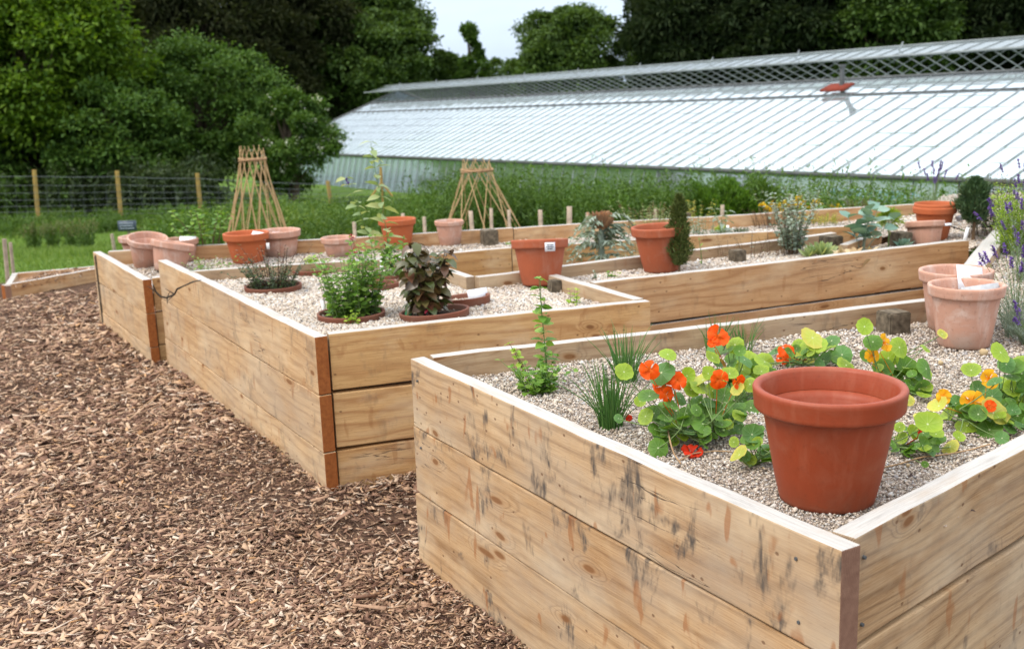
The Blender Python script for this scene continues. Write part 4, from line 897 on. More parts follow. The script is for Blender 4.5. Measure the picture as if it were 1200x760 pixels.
nasturtium('small trailing nasturtium low against the right side of the big pot', (1062, 530),
    LA((660, 385, 48, 1), (640, 360, 30, 2), (605, 415, 28, 1), (570, 435, 24, 1), (620, 465, 20, 0), (650, 465, 24, 1), (530, 455, 22, 0), (560, 395, 20, 1), (585, 490, 16, 0), (650, 528, 13, 0), (740, 465, 32, 2), (690, 420, 26, 1), (600, 480, 18, 0), (700, 350, 30, 1), (545, 480, 16, 0)),
    FA((636, 405, 14, 'p_red')), 8, .07, .05)
nasturtium('spreading nasturtium with yellow and orange flowers at the right edge', (1150, 500),
    LA((700, 320, 36, 2), (800, 390, 40, 1), (880, 405, 50, 0), (895, 345, 56, 2), (760, 310, 32, 3), (770, 432, 24, 1), (890, 285, 36, 3), (815, 193, 33, 1), (840, 260, 30, 3), (930, 330, 34, 0), (840, 350, 34, 0), (925, 435, 26, 3), (735, 350, 26, 1), (900, 240, 30, 3)),
    FA((718, 287, 31, 'p_yellow'), (818, 302, 44, 'p_yellow'), (885, 318, 24, 'p_orange'), (885, 222, 38, 'p_yellow')), 14, .10, .08)
nasturtium('nasturtium with round lime leaves cut by the right edge of the photo', (1205, 485),
    LA((920, 130, 40, 1), (940, 172, 32, 3), (968, 185, 36, 0), (995, 205, 32, 0), (935, 240, 36, 1), (985, 300, 42, 1), (980, 355, 42, 0), (1000, 385, 28, 3), (960, 215, 30, 0), (1010, 250, 36, 0), (1020, 320, 40, 1), (1040, 200, 36, 3), (990, 160, 28, 1), (1030, 380, 32, 0), (950, 280, 30, 0), (960, 260, 34, 1), (1020, 290, 30, 3)),
    [], 12, .10, .10)
def trail(name, pts, r, mat, label, cat='stem'):
    P = np.array([at(x, y, g1 + h) for x, y, h in pts]); t = np.linspace(0, len(P) - 1, 24); Q = np.column_stack([np.interp(t, np.arange(len(P)), P[:, k]) for k in range(3)]); Q[1:-1] = (Q[:-2] + Q[1:-1] * 2 + Q[2:]) / 4
    mb = MB(); tube_in(mb, Q, r, 5); o = build(name, mb, mat, None, tuple(P[0]), True); return tag(o, label, cat)
trail('dry_tendril', [(1032, 548, .004), (1055, 543, .01), (1080, 535, .012), (1110, 532, .015), (1140, 526, .02), (1160, 520, .03)], .0018, M['stick'], 'dry straw coloured trailing stem right of the big pot')
trail('dry_tendril', [(795, 540, .003), (812, 531, .006), (838, 528, .006), (858, 529, .008)], .0018, M['stick'], 'brown trailing stem beside the fallen red flower')
trail('dry_tendril', [(782, 500, .05), (786, 520, .03), (790, 532, .01), (798, 543, .004)], .0022, M['stick'], 'bent brown stem at the foot of the leafy nasturtium')
trail('dry_tendril', [(1048, 444, .05), (1070, 420, .09), (1085, 405, .12)], .0012, M['s_green'], 'thin green stem reaching up towards the pale pots')
mb = MB(); c = at(811, 527, g1 + .012); petal_flower(mb, c, (0, -.2, .9), .028, .2); tag(build('fallen_flower', mb, M['p_red'], None, tuple(c), True), 'fallen deep red flower lying on the grit below the leafy nasturtium', 'flower')
mb = MB(); c = at(737, 490, g1 + .02); petal_flower(mb, c, (0, -.8, .2), .010, .9); tag(build('withered_flower', mb, M['p_red'], None, tuple(c), True), 'small withered red bud between the chives and the nasturtium', 'flower')
for (x, y, s, l) in ((1152, 413, .020, 'dry shrivelled straw coloured leaf curled below the front pale pot'), (1102, 425, .012, 'small dry curled leaf on the grit in front of the pale pots'), (1064, 545, .007, 'tiny pale dry leaf beside the trailing stem')):
    mb = MB(); c = at(x, y, g1 + .008); lathe(mb, [(.001, -s * .5), (s * .55, -s * .35), (s * .75, 0), (s * .5, s * .5), (s * .12, s * .85)], 14, 0, rot((1, 0, 0), 1.0) @ rot((0, 1, 0), .8), c); tag(build('dry_leaf', mb, M['l_dry'], None, tuple(c), True), l, 'leaf')

# sunken pots with herbs (middle bed)
def in_pot(px, py, w, plabel, hz=g2, **k):
    r, c, R0 = sunken(px, py, w, plabel, **k); return c, R0
c, r = in_pot(320.5, 340, 67, 'sunken terracotta rim around the dark thyme')
herb('thyme_plant', 'dark wiry thyme growing in the leftmost sunken pot', 'herb', c, .15, .16, 64, .026, .6, M['l_dark'], M['s_dark'], 9, 2, .0013, leafdir=.4, start=.05, base_r=r * .75)
herb('thyme_sprigs', 'tall thin dark red sprigs rising above the thyme', 'herb', c, .24, .26, 20, .022, .55, M['l_bronze'], M['s_dark'], 8, 2, .0014, leafdir=.3, start=.35, base_r=r * .7)
c, r = in_pot(412, 372.5, 80, 'sunken terracotta rim around the bushy mint')
herb('mint_plant', 'bushy bright green mint in the front left sunken pot', 'mint', c + [0, .02, 0], .29, .13, 52, .040, .68, M['l_mint'], M['s_green'], 10, 2, .0018, leafdir=.25, start=.12, base_r=r * .7)
herb('upright_mint', 'taller upright mint shoots above the bushy mint', 'mint', c + [.06, .06, 0], .36, .05, 8, .042, .68, M['l_mint'], M['s_green'], 14, 2, .002, leafdir=.3, start=.2, base_r=.03)
leaf_c = c + np.array([.03, -r * .9, .05])
herb('mint_runner', 'yellow green leafy runner hanging over the front of the mint pot', 'mint', c + [.03, -r * .95, -.005], .07, .05, 6, .035, .8, M['l_lime'], M['s_green'], 3, 2, .0014, leafdir=.0, start=.3, base_r=.03)
c, r = in_pot(509.5, 370.5, 83, 'sunken terracotta rim tilted around the purple basil', tilt=-.04, lean=-.05)
herb('basil_plant', 'dark purple leaved basil in the front right sunken pot', 'basil', c + [-.03, .0, 0], .33, .10, 20, .080, .66, M['l_purple'], M['s_dark'], 8, 2, .0024, leafdir=-.25, start=.25, base_r=r * .35, droop=.3, taper=.25)
herb('red_leaf', 'two bright red leaves low in the purple basil', 'leaf', c + [-.02, -.06, .02], .06, .01, 2, .04, .5, M['l_red'], M['s_red'], 2, 1, .0012, leafdir=-.3, start=.7, base_r=.01)
c, r = in_pot(547, 356, 57, 'empty sunken rim with a white slate card, behind the basil', tilt=-.05, lean=-.06, fill=False, h=.035)
card(560, 346, c[1] + .03, 24, 16, .35, .3, -.06, name='plant_card', label='bluish white card standing inside the empty sunken rim')
c, r = in_pot(448, 337, 40, 'small sunken rim half hidden behind the mint')
c, r = in_pot(455, 327, 38, 'sunken rim around the tall grey-green stems')
herb('tall_mint', 'very tall pale stem with paired leaves, right one of two', 'herb', c + [.0, .02, 0], .70, .02, 1, .10, .55, M['l_pale'], M['s_green'], 17, 2, .0026, lean=(-.05, .0), leafdir=.12, start=.22, taper=.35, hvar=0, droop=.25)
herb('tall_mint', 'tall slender paler stem with yellowing lower leaves, left one of two', 'herb', c + [-.06, .05, 0], .52, .02, 1, .09, .55, M['l_pale'], M['s_green'], 11, 2, .0024, lean=(-.24, .05), leafdir=.12, start=.3, taper=.35, hvar=0, droop=.25, flower=M['f_purple'], fl_from=.93)
herb('mint_plant', 'loose lime mint shoots around the foot of the tall stems', 'mint', c + [.04, 0, 0], .24, .07, 10, .06, .65, M['l_mint'], M['s_green'], 6, 2, .0018, leafdir=.4, start=.2, base_r=.05)
c, r = in_pot(366, 320, 52, 'sunken rim with pale variegated mint, left of the tall stems')
herb('variegated_mint', 'pale lime variegated mint sprig leaning left', 'mint', c, .11, .09, 11, .035, .7, M['l_lime'], M['s_green'], 4, 2, .0018, lean=(-.15, -.2), leafdir=.3, base_r=r * .5)
herb('red_stem_plant', 'thin red stemmed plant with a crimson flower at its tip', 'herb', at(428, 338, g2), .27, .03, 2, .022, .5, M['l_bronze'], M['s_red'], 8, 2, .0018, lean=(-.20, 0), leafdir=.4, start=.3, flower=M['l_red'], fl_from=.9, fl=(.018, .014, 10))
herb('dead_sprig', 'dark bare sprig standing left of the mint pot', 'herb', at(381, 366, g2), .22, .03, 2, .014, .3, M['l_bronze'], M['s_dark'], 6, 1, .0016, lean=(-.03, 0), leafdir=.4, start=.3)
herb('spindly_herb', 'spindly yellow green herb draped over the left wall of the middle bed', 'herb', at(243, 326, g2), .12, .22, 16, .028, .6, M['l_mint'], M['s_brown'], 6, 2, .0016, leafdir=.2, start=.35, base_r=.06)
mb = MB(); P0 = at(236, 328, g2 + .06); pts = [P0, at(226, 330, Z2 + .012), at(217, 337, Z2 - .01), at(214, 343, Z2 - .05), at(205, 347, Z2 - .07), at(198, 346, Z2 - .06), at(192, 340, Z2 - .03), at(189, 332, Z2 + .01)]
pts = [p + np.array([-.03, -.03, 0]) * (i > 1) for i, p in enumerate(pts)]; tube_in(mb, pts, [.002, .004, .005, .005, .005, .005, .0045, .003], 6)
for i in (3, 4, 6): tube_in(mb, [pts[i], pts[i] + np.array([R.normal() * .02, -.01, .03])], [.0035, .001], 5); tube_in(mb, [pts[i], pts[i] + np.array([R.normal() * .02, -.01, -.03])], [.0035, .001], 5)
tag(build('dead_branch', mb, M['darkstick'], None, tuple(P0), True), 'gnarled dark twig hooked over the left wall of the middle bed', 'twig')
herb('lime_sprig', 'small lime sprig beside the divider board', 'herb', at(672, 357, g2), .09, .03, 4, .032, .6, M['l_lime'], M['s_green'], 4, 2, .0016, leafdir=.5, start=.2, base_r=.02)
# tags
def tag_stick(px, py, z, h, w, mat, label, lean=.1):
    c = at(px, py, z); s = mpp(c); h *= s; w *= s; mb = MB(); P = np.array([[-w / 2, 0, -.02], [w / 2, 0, -.02], [w / 2 + lean * h, .01, h], [-w / 2 + lean * h, .01, h]]) + c
    n = np.array([0, .0015, 0]); mb.add(np.vstack([P, P + n]), [[0, 1, 2, 3], [7, 6, 5, 4], [0, 4, 5, 1], [1, 5, 6, 2], [2, 6, 7, 3], [3, 7, 4, 0]]); tag(build('plant_tag', mb, mat, None, tuple(c)), label, 'plant tag')
tag_stick(381, 368, g2, 16, 4, M['plastic_w'], 'white plastic tag at the left of the mint pot', -.2)
tag_stick(478, 372, g2, 14, 8, M['plastic_g'], 'green printed plant tag at the left of the purple basil')
tag_stick(1128, 287, g2, 20, 4, M['plastic_w'], 'leaning white stick label below the small conifer', .3)
tag_stick(447, 317, g2, 12, 5, M['plastic_w'], 'pale tag between the tall pale stems')
tag_stick(853, 271, g3, 7, 3.5, M['plastic_w'], 'white tag in the far bed beside the cabbage seedling', 0)
tag_stick(975, 297, g2, 8, 2.5, M['plastic_w'], 'thin white tag beside the houseleek')
# middle bed, right part
herb('tulip_shoot', 'small grey shoot with a pale bud left of the conifer pot', 'herb', at(698, 328, g2), .06, .01, 2, .03, .4, M['l_sage'], M['s_green'], 4, 2, .002, base_r=.01, leafdir=1.5)
herb('parsley_seedling', 'low bright green seedling by the back board', 'herb', at(716, 326, g2), .04, .06, 6, .035, .5, M['l_mint'], M['s_green'], 3, 2, .0015, leafdir=.4, base_r=.02)
def conifer(px, py, z, H, rad, label, mat, shape='column', n=2600, ll=.02, trunk_h=.15, group=None):
    c = at(px, py, z); root = thing('conifer', c, label, 'conifer', group); mb = MB(); tube_in(mb, [c + [0, 0, -.02], c + [.004, 0, H * .4], c + [0, 0, H * .92]], [rad * .13, rad * .09, rad * .03], 6); build('trunk', mb, M['s_brown'], root, smooth=True)
    t = R.uniform(trunk_h, 1, n); pr = np.sin(np.clip((t - trunk_h) / (1 - trunk_h), 0, 1) ** (.55 if shape == 'column' else .75) * PI) ** .55
    lump = 1 + .18 * np.sin(t * 23 + 1) ; a = R.uniform(0, 2 * PI, n); rr = rad * pr * lump * R.uniform(.45, 1.05, n) * (1 + .2 * np.sin(a * 3 + t * 9)); P = c + np.column_stack([np.cos(a) * rr, np.sin(a) * rr, t * H])
    D = np.column_stack([np.cos(a) * .6, np.sin(a) * .6, np.full(n, 1.0)]) + R.normal(size=(n, 3)) * .35; lm = MB(); leaves(lm, P, D, ll * R.uniform(.6, 1.3, n), ll * .32, 0, .2, .1, 0); build('foliage', lm, mat, root)
conifer(796, 320, g2, .38, .05, 'narrow columnar conifer in front of the terracotta pot', m_leaf('juniper', G3((.06, .09, .02), (.10, .14, .035), (.16, .19, .06)), .15), n=4200, ll=.022, trunk_h=.1)
conifer(1140, 282, g2, .34, .085, 'small blue green conifer on a bare trunk at the right', m_leaf('spruce', G3((.04, .085, .035), (.065, .12, .05), (.09, .15, .06)), .15), 'cone', 3600, .028, .30)
herb('sweetcorn_seedling', 'thin pale green seedling right of the columnar conifer', 'herb', at(824, 311, g2), .14, .02, 1, .06, .2, M['l_mint'], M['s_green'], 5, 1, .003, leafdir=.8, hvar=0, droop=.5)
for x, y, l in ((850, 305, 'leftmost'), (880, 303, 'second'), (905, 300, 'third')):
    herb('dry_sprout', f'{l} of three clusters of sparse reddish sprouts in the middle bed', 'herb', at(x, y, g2), .12, .09, 7, .018, .35, M['l_bronze'], M['s_brown'], 7, 2, .0014, leafdir=.6, base_r=.06, group='reddish sprouts')
herb('dry_sprout', 'upright reddish sprout beside the stub post', 'herb', at(878, 303, g2), .16, .02, 2, .02, .3, M['l_sage'], M['s_red'], 9, 2, .0016, leafdir=.8, base_r=.01)
herb('silver_shrub', 'airy silver green shrub rising from the middle of the gravel', 'shrub', at(927, 297, g2), .34, .20, 40, .036, .7, M['l_sage'], M['s_brown'], 13, 2, .0022, leafdir=.5, start=.15, base_r=.06)
def rosette(px, py, z, r, n, mat, label, name='houseleek', up=.5):
    c = at(px, py, z); root = thing(name, c, label, 'succulent'); mb = MB(); a = np.arange(n) * 2.4; k = np.linspace(1, .3, n); D = np.column_stack([np.cos(a) * k, np.sin(a) * k, up * (1.6 - k)]); leaves(mb, np.repeat(c[None], n, 0) + D * r * .1, D, r * (.6 + .4 * k), r * .35, 0, .2, -.1, 1); build('foliage', mb, mat, root)
rosette(962, 301, g2, .10, 26, M['l_pale'], 'green and yellow rosette beside the fallen dry leaves', up=.9); rosette(948, 302, g2, .07, 18, M['l_pale'], 'smaller rosette left of the yellow green one', up=.9)
rosette(1058, 291, g2, .07, 20, M['l_blue'], 'blue green rosette in front of the pink pot', up=.8)
herb('sea_kale', 'blue green kale with broad leaves beside the litter of dry leaves', 'kale', at(1010, 296, g2), .27, .20, 6, .12, .8, M['l_blue'], M['l_sage'], 3, 2, .004, leafdir=.5, start=.45, base_r=.02, taper=.3)
c = at(1041, 290, g2); herb('fennel', 'feathery pale fennel tuft on a single pale stem', 'fennel', c, .20, .01, 1, .02, .2, M['l_lime'], M['s_green'], 4, 1, .005, hvar=0)
mb = MB(); n = 900; hd = c + [0, 0, .15]; D = randdir(n, .5); leaves(mb, np.repeat(hd[None], n, 0) + D * R.uniform(.01, .055, (n, 1)), D + R.normal(size=(n, 3)) * .4, R.uniform(.02, .045, n), .0018, 0, 0, .2, 0); build('fronds', mb, M['l_lime'], bpy.data.objects[[o.name for o in bpy.data.objects if o.name.startswith('fennel')][-1]])
mb = MB(); n = 60; P = np.array([at(R.uniform(975, 1022), R.uniform(298, 304), g2 + R.uniform(.0, .03)) for _ in range(n)]); leaves(mb, P, randdir(n, .1), R.uniform(.03, .07, n), .03, 0, .3, .2, 1); tag(build('leaf_litter', mb, M['l_dry'], None, tuple(P[0])), 'scatter of dry tan leaves around the kale', 'dry leaves', None, 'stuff')

# artichoke between the beds
ab = at(705, 306, .40); root = thing('artichoke', (ab[0], ab[1], -.03), 'silver leaved artichoke with a big dry brown flower head between the beds', 'artichoke'); mb = MB(); S = MB()
hd = atY(704, 262, ab[1]); tube_in(S, [(ab[0], ab[1], -.03), (ab[0], ab[1], .35), ab * [1, 1, 0] + [0, 0, .55], hd - [0, 0, .03]], [.03, .028, .016, .012], 8); build('stem', S, M['l_sage'], root, smooth=True)
for k in range(26):
    a = R.uniform(0, 2 * PI); z0 = R.uniform(.38, .66); L = R.uniform(.14, .27); t = np.linspace(0, 1, 9); o = np.array([ab[0], ab[1], z0]); d = np.array([math.cos(a), math.sin(a), 0]); pts = o + d * (L * t)[:, None] + np.array([0, 0, 1]) * (L * (1.0 * t - 1.35 * t * t))[:, None]
    tube_in(mb, pts, np.linspace(.005, .0015, 9), 4, cap=False); s = np.cross(d, [0, 0, 1])
    for q in (1, -1): leaves(mb, pts[1:], np.repeat((d * .7 + s * q)[None], 8, 0) + R.normal(size=(8, 3)) * .2, np.linspace(.07, .035, 8), .02, 0, .2, .3, 0)
build('foliage', mb, M['l_sage'], root)
mb = MB(); n = 90; k = np.arange(n) / n; a = np.arange(n) * 2.4; rr = .075 * np.sin(k * 2.3 + .35); P = hd + np.column_stack([np.cos(a) * rr * .8, np.sin(a) * rr * .8, -.035 + .075 * k]); D = np.column_stack([np.cos(a) * .6, np.sin(a) * .6, .5 + .6 * k]); leaves(mb, P, D, .045, .034, 0, .35, -.2, 1); build('flower_head', mb, m_leaf('dry_bract', G3((.20, .11, .06), (.30, .17, .09), (.36, .20, .10)), .1, .8), root)
mb = MB(); n = 60; leaves(mb, np.repeat((hd + [0, 0, .045])[None], n, 0) + R.normal(size=(n, 3)) * [.03, .03, .004], randdir(n, 1.5), .025, .006, 0, .2, 0, 0); build('florets', mb, m_leaf('dry_floret', G3((.45, .14, .05), (.5, .2, .08), (.4, .16, .07)), .1, .8), root)
herb('silver_shrub', 'low grey green sprawling foliage right of the artichoke stem', 'shrub', (ab[0] + .22, ab[1] + .02, .05), .48, .22, 14, .05, .35, M['l_sage'], M['s_green'], 10, 2, .003, start=.6, leafdir=.2)

# far bed plants
herb('golden_raspberry', 'bright green leafy shoots of a cane plant behind the pink pots', 'shrub', at(243, 303, g3), .36, .26, 12, .075, .6, M['l_mint'], M['s_brown'], 6, 2, .003, leafdir=.2, start=.5, base_r=.08)
herb('heather', 'bronze and brown heather mound in the far bed', 'heather', at(905, 266, g3), .16, .12, 60, .014, .3, M['l_bronze'], M['s_brown'], 9, 2, .0016, base_r=.13, leafdir=.7)
herb('heather', 'dusky heather mound with green tips behind the kale', 'heather', at(1012, 256, g3), .17, .10, 50, .014, .3, M['l_bronze'], M['s_brown'], 9, 2, .0016, base_r=.1, leafdir=.7)
herb('golden_sedum', 'low golden yellow sedum cushion in the far bed', 'sedum', at(962, 260, g3 + .03), .07, .05, 70, .018, .5, M['l_yellow'], M['s_green'], 6, 2, .0018, base_r=.16, leafdir=.5)
herb('pink_shrub', 'pale green shrub with pinkish buds at the far bed back board', 'shrub', at(762, 272, g3), .22, .24, 44, .03, .4, M['l_pale'], M['s_brown'], 8, 2, .002, base_r=.17, flower=M['l_bronze'], fl=(.01, .008, 8), fl_from=.85)
herb('cabbage_seedling', 'leggy pale cabbage seedling arching in the far bed', 'cabbage', at(848, 274, g3), .20, .10, 3, .12, .35, M['l_sage'], M['l_pale'], 3, 2, .005, leafdir=.2, base_r=.02, droop=.5)
for x, y, l, m, h in ((822, 274, 'grey green low herb near the left of the cabbage seedling', 'l_sage', .14), (869, 274, 'dark low herb tuft right of the cabbage seedling', 'l_dark', .05), (817, 262, 'straw yellow shrublet against the back board', 'l_yellow', .20), (716, 270, 'tiny green seedling patch in the far bed', 'l_mint', .03), (600, 287, 'scattered green seedlings in front of the stub post', 'l_mint', .025), (845, 272, 'tuft of thin grass leaning over the far bed edge', 'l_lime', .06)):
    herb('bed_herb', l, 'herb', at(x, y, g3), h, h * .6, 20, .03, .4, M[m], M['s_green'], 6, 2, .0016, base_r=h * .5 + .02, leafdir=.5)
herb('feathery_plant', 'bright lime feathery plant at the right edge', 'shrub', at(1186, 297, g1), .38, .085, 30, .045, .22, M['l_lime'], M['s_green'], 18, 3, .0022, leafdir=.9, base_r=.07, start=.1)
herb('box_shrub', 'dark green rounded shrub behind the small conifer', 'shrub', at(1158, 274, g1), .36, .13, 60, .028, .4, M['l_dark'], M['s_brown'], 14, 2, .002, leafdir=.6, base_r=.1)
def lavender(px, py, z, H, sp, n, label, lean=None, nf=7, tall=.0):
    herb('lavender', label, 'lavender', at(px, py, z), H * .62, sp, n * 2, .045, .09, M['l_sage'], M['s_green'], 12, 2, .0012, leafdir=1.3, base_r=sp * .35, group='lavender plants')
    b = at(px, py, z); S = MB(); par = thing_last['lavender']
    for i in range(n):
        Fm = MB()
        a = R.uniform(0, 2 * PI); o = sp * R.uniform(.3, 1.2); h = H * R.uniform(.75, 1.15); t = np.linspace(0, 1, 5)[:, None]; tip = np.array([math.cos(a) * o, math.sin(a) * o, h])
        if lean is not None: tip = tip + np.array([lean[0], lean[1], 0]) * h
        pts = b + tip * np.concatenate([t ** 1.3, t ** 1.3, t], 1); tube_in(S, pts, .0012, 4, cap=False)
        m = 46; u = R.uniform(0, 1, m); ax = nrm(pts[-1] - pts[-2]); leaves(Fm, pts[-1] - ax * .045 * u[:, None], randdir(m) * .9 + ax * .6, .011, .007, 0, .3, 0, 0); build('flower_spike', Fm, M['f_purple'], par)
    build('flower_stalk', S, M['s_green'], par)
thing_last = {}
_th = thing
def thing(name, loc, label, cat, group=None):
    o = _th(name, loc, label, cat, group); thing_last[name] = o; return o
lavender(1190, 385, g1, .30, .14, 15, 'green leaved lavender nearest the right edge with purple spikes', (-.1, .0))
lavender(1196, 330, g1, .33, .13, 12, 'lavender behind the nearest one with dark purple spikes', (-.22, 0))
lavender(1205, 300, g1, .42, .16, 14, 'tall lavender touching the right edge beside the feathery plant', (-.12, 0))
lavender(1092, 262, g1, .34, .13, 14, 'grey green lavender behind the doubled-rim pot with dark spikes')
lavender(1205, 402, g1, .12, .10, 9, 'small grey lavender low at the right edge', (-.35, -.1))
tuft('grass_tuft', 'blue grey grass tuft at the right edge below the lavender', 'grass', at(1196, 395, g1), .20, .05, 260, .002, M['l_sage'], .5)

# ------------------------------------------------------------------ stakes, canes, fence, sign behind the beds
for i, (x, yt, wpx, where) in enumerate(((415, 260, 4, 'behind the pale shallow pot'), (472, 250, 4, 'behind the orange pot'), (497, 254, 4, 'left of the small pale pot'), (553, 247, 5, 'below the left legs of the right wigwam'), (575, 244, 4, 'under the middle of the right wigwam'), (596, 246, 4, 'below the right legs of the right wigwam'), (633, 246, 5, 'above the pot with the sticker'), (666, 242, 6, 'tallest of the row, left of the artichoke head'), (688, 249, 4, 'just left of the artichoke head'), (767, 245, 4, 'above the terracotta pot by the conifer'), (846, 240, 4, 'behind the cabbage seedling'), (341, 266, 4, 'at the right foot of the left wigwam'))):
    p = atY(x, yt, 8.75 + .03 * (i % 3)); w = wpx * mpp(p) / 2; mb = MB(); g = float(gz(p[0], p[1]))
    lz = R.normal() * .02; V = CUBE * [w, w * .8, (p[2] - g + .1) / 2]; V[:, 0] += V[:, 2] * lz; mb.add(V + [p[0], p[1], (p[2] + g - .1) / 2], CF)
    tag(build('wooden_stake', mb, M['stake'], None, (p[0], p[1], g)), 'weathered stake ' + where, 'stake', 'stakes behind the far bed')
for x, yt, yb, wpx, l in ((6, 280, 333, 5, 'brown stake at the near corner of the low plot'), (13, 284, 326, 4, 'grey stake just behind the brown one'), (132, 274, 296, 4, 'grey stake standing in the lawn left of the dark sign')):
    b = at(x + 3, yb, .0); p = atY(x - 1, yt, b[1]); mb = MB(); tube_in(mb, [(b[0], b[1], -.1), p], wpx * mpp(p) / 2, 8); tag(build('wooden_stake', mb, M['stake'], None, tuple(b), True), l, 'stake')
b = atY(151, 290, 12.5); mb = MB(); root = thing('slate_sign', (b[0], b[1], float(gz(b[0], b[1]))), 'small dark slate sign with chalk writing on a short peg in the lawn', 'sign')
s = mpp(b); tube_in(mb, [(b[0], b[1], float(gz(b[0], b[1])) - .05), atY(151, 270, 12.5)], .018, 6); build('peg', mb, M['stake'], root)
pc = atY(149, 264.5, 12.47); mb = MB(); box(mb, pc, np.eye(3), (10.5 * s, .012, 6 * s)); bd = build('board', mb, M['darkslate'], root)
mb = MB()
for r_ in range(3):
    x = -8.0
    while x < 7:
        ww = R.uniform(.8, 2.6); box(mb, pc + np.array([(x + ww / 2) * s, -.0135, (3 - r_ * 3) * s]), np.eye(3), (ww / 2 * s, .0015, .55 * s)); x += ww + R.uniform(.5, 1.0)
build('chalk_writing', mb, M['chalk'], bd)

def wigwam(cx, Y, z, bl, br, tl, tr, ytop, ybase, label, n=15):
    c = np.array([atY(cx, 300, Y)[0], Y, z]); root = thing('cane_wigwam', c, label, 'plant support', 'bamboo wigwams'); s = mpp(c); rx = (br - bl) / 2 * s * 1.3; ry = rx * .8; tx = (tr - tl) / 2 * s
    cb = atY((bl + br) / 2, ybase, Y); ct = atY((tl + tr) / 2, ytop, Y)
    for k in range(n):
        a = 2 * PI * k / n + .1; b = np.array([cb[0] + rx * math.cos(a), Y + ry * math.sin(a), float(gz(c[0], Y)) - .05]); a2 = a + (.9 if k % 2 else -.9)
        tie = np.array([ct[0] + tx * math.cos(a2) * .8, Y + tx * .8 * math.sin(a2), ct[2] - .07]); d = tie - b; tip = b + d * (1 + R.uniform(.05, .13)); m = (b + tip) / 2 + R.normal(size=3) * .008
        mb = MB(); tube_in(mb, [b, m, tip], [.0048, .0044, .0034], 6); build('cane', mb, M['bamboo'], root, smooth=True)
    t = np.linspace(0, 2 * PI * 2.1, 40); mb = MB(); tube_in(mb, np.column_stack([ct[0] + tx * .86 * np.cos(t), Y + tx * .86 * np.sin(t), ct[2] - .07 + np.sin(t * 1.5) * .008 + t * .001]), .007, 5); build('twine', mb, M['twine'], root)
wigwam(303, 9.3, 0, 262, 342, 277, 313, 178, 290, 'bamboo cane wigwam at the left, crossing canes tied at the top', 28)
wigwam(556, 9.45, -.0, 512, 620, 537, 580, 191, 275, 'bamboo cane wigwam at the right, in front of the greenhouse', 18)
# crossed sticks in front of the greenhouse
c = atY(447, 214, 10.2); root = thing('stick_frame', (c[0], c[1], float(gz(c[0], c[1]))), 'three rough sticks lashed into an upside down Y above the weeds', 'plant support')
for q, r_ in (((446, 196), .014), ((434, 232), .010), ((460, 230), .010)):
    mb = MB(); tube_in(mb, [c, atY(*q, 10.2)], [r_, r_ * .9], 7); build('stick', mb, M['fencepost'], root, smooth=True)
mb = MB(); tube_in(mb, [c + [0, .02, 0], (c[0], c[1] + .02, float(gz(c[0], c[1])))], .010, 6); build('stick', mb, M['fencepost'], root, smooth=True)
# fence
fr = thing('wire_fence', (*atY(43, 262, 24)[:2], -1.1), 'stock wire fence on yellowish round posts along the foot of the trees', 'fence')
fp = [(-60, 262, 24.5), (43, 199, 24), (140, 200, 24.3), (234, 203, 24.6), (387, 212, 25.2)]
tops = []
for x, yt, Y in fp:
    p = atY(x - (3 if x > 0 else 0), yt if x > 0 else 198, Y); b = atY(x + 5, 285, Y); g = float(gz(p[0], Y)) - .1; b = np.array([b[0], Y, g]); mb = MB(); tube_in(mb, [b, (b + p) / 2, p], .045, 9); build('post', mb, M['fencepost'], fr, smooth=True); tops.append((p, b))
mb = MB()
tops.insert(0, (tops[0][0] - [4, 0, 0], tops[0][1] - [4, 0, 0])); tops.append((tops[-1][0] + [4, .6, 0], tops[-1][1] + [4, .6, 0]))
for (p, b), (p2_, b2_) in zip(tops[:-1], tops[1:]):
    for f in (.10, .24, .36, .47, .57, .66, .74, .81, .88):
        q1 = p + (b - p) * f; q2 = p2_ + (b2_ - p2_) * f; tube_in(mb, [q1 + [0, -.05, 0], (q1 + q2) / 2 + [0, -.05, -.015], q2 + [0, -.05, 0]], .0035 if f > .11 else .005, 4, cap=False)
    L = np.linalg.norm(p2_ - p); k = int(L / .22)
    for i in range(k):
        t = i / k; q1 = p + (p2_ - p) * t; q2 = b + (b2_ - b) * t; tube_in(mb, [q1 + (q2 - q1) * .24 + [0, -.05, 0], q1 + (q2 - q1) * .9 + [0, -.05, 0]], .0028, 3, cap=False)
build('wire_mesh', mb, M['wire'], fr)

# ------------------------------------------------------------------ greenhouse
gd = nrm(ray(-250, 155)); gn = np.cross(gd, [0, 0, 1]); gn = nrm(gn); gn = gn if gn[1] > 0 else -gn
GO = at(1200, 211.2, -.05)
def GG(s, t, h): return GO + gd * s + gn * t + np.array([0, 0, h])
gh = thing('greenhouse', GG(0, 0, -1.3), 'long old glasshouse with whitened roof glass and an open lattice ridge', 'greenhouse')
S0, S1 = -9.0, 29.2; TT = 4.13; HT = 1.53; slope = HT / TT; TR, HR = 5.35, 1.53 / 4.13 * 5.35
up = nrm(gn * TT + np.array([0, 0, HT])); nn = nrm(np.cross(gd, up)); nn = nn if nn[2] > 0 else -nn
pane = .40; bars = np.arange(S0, S1 + .01, pane)
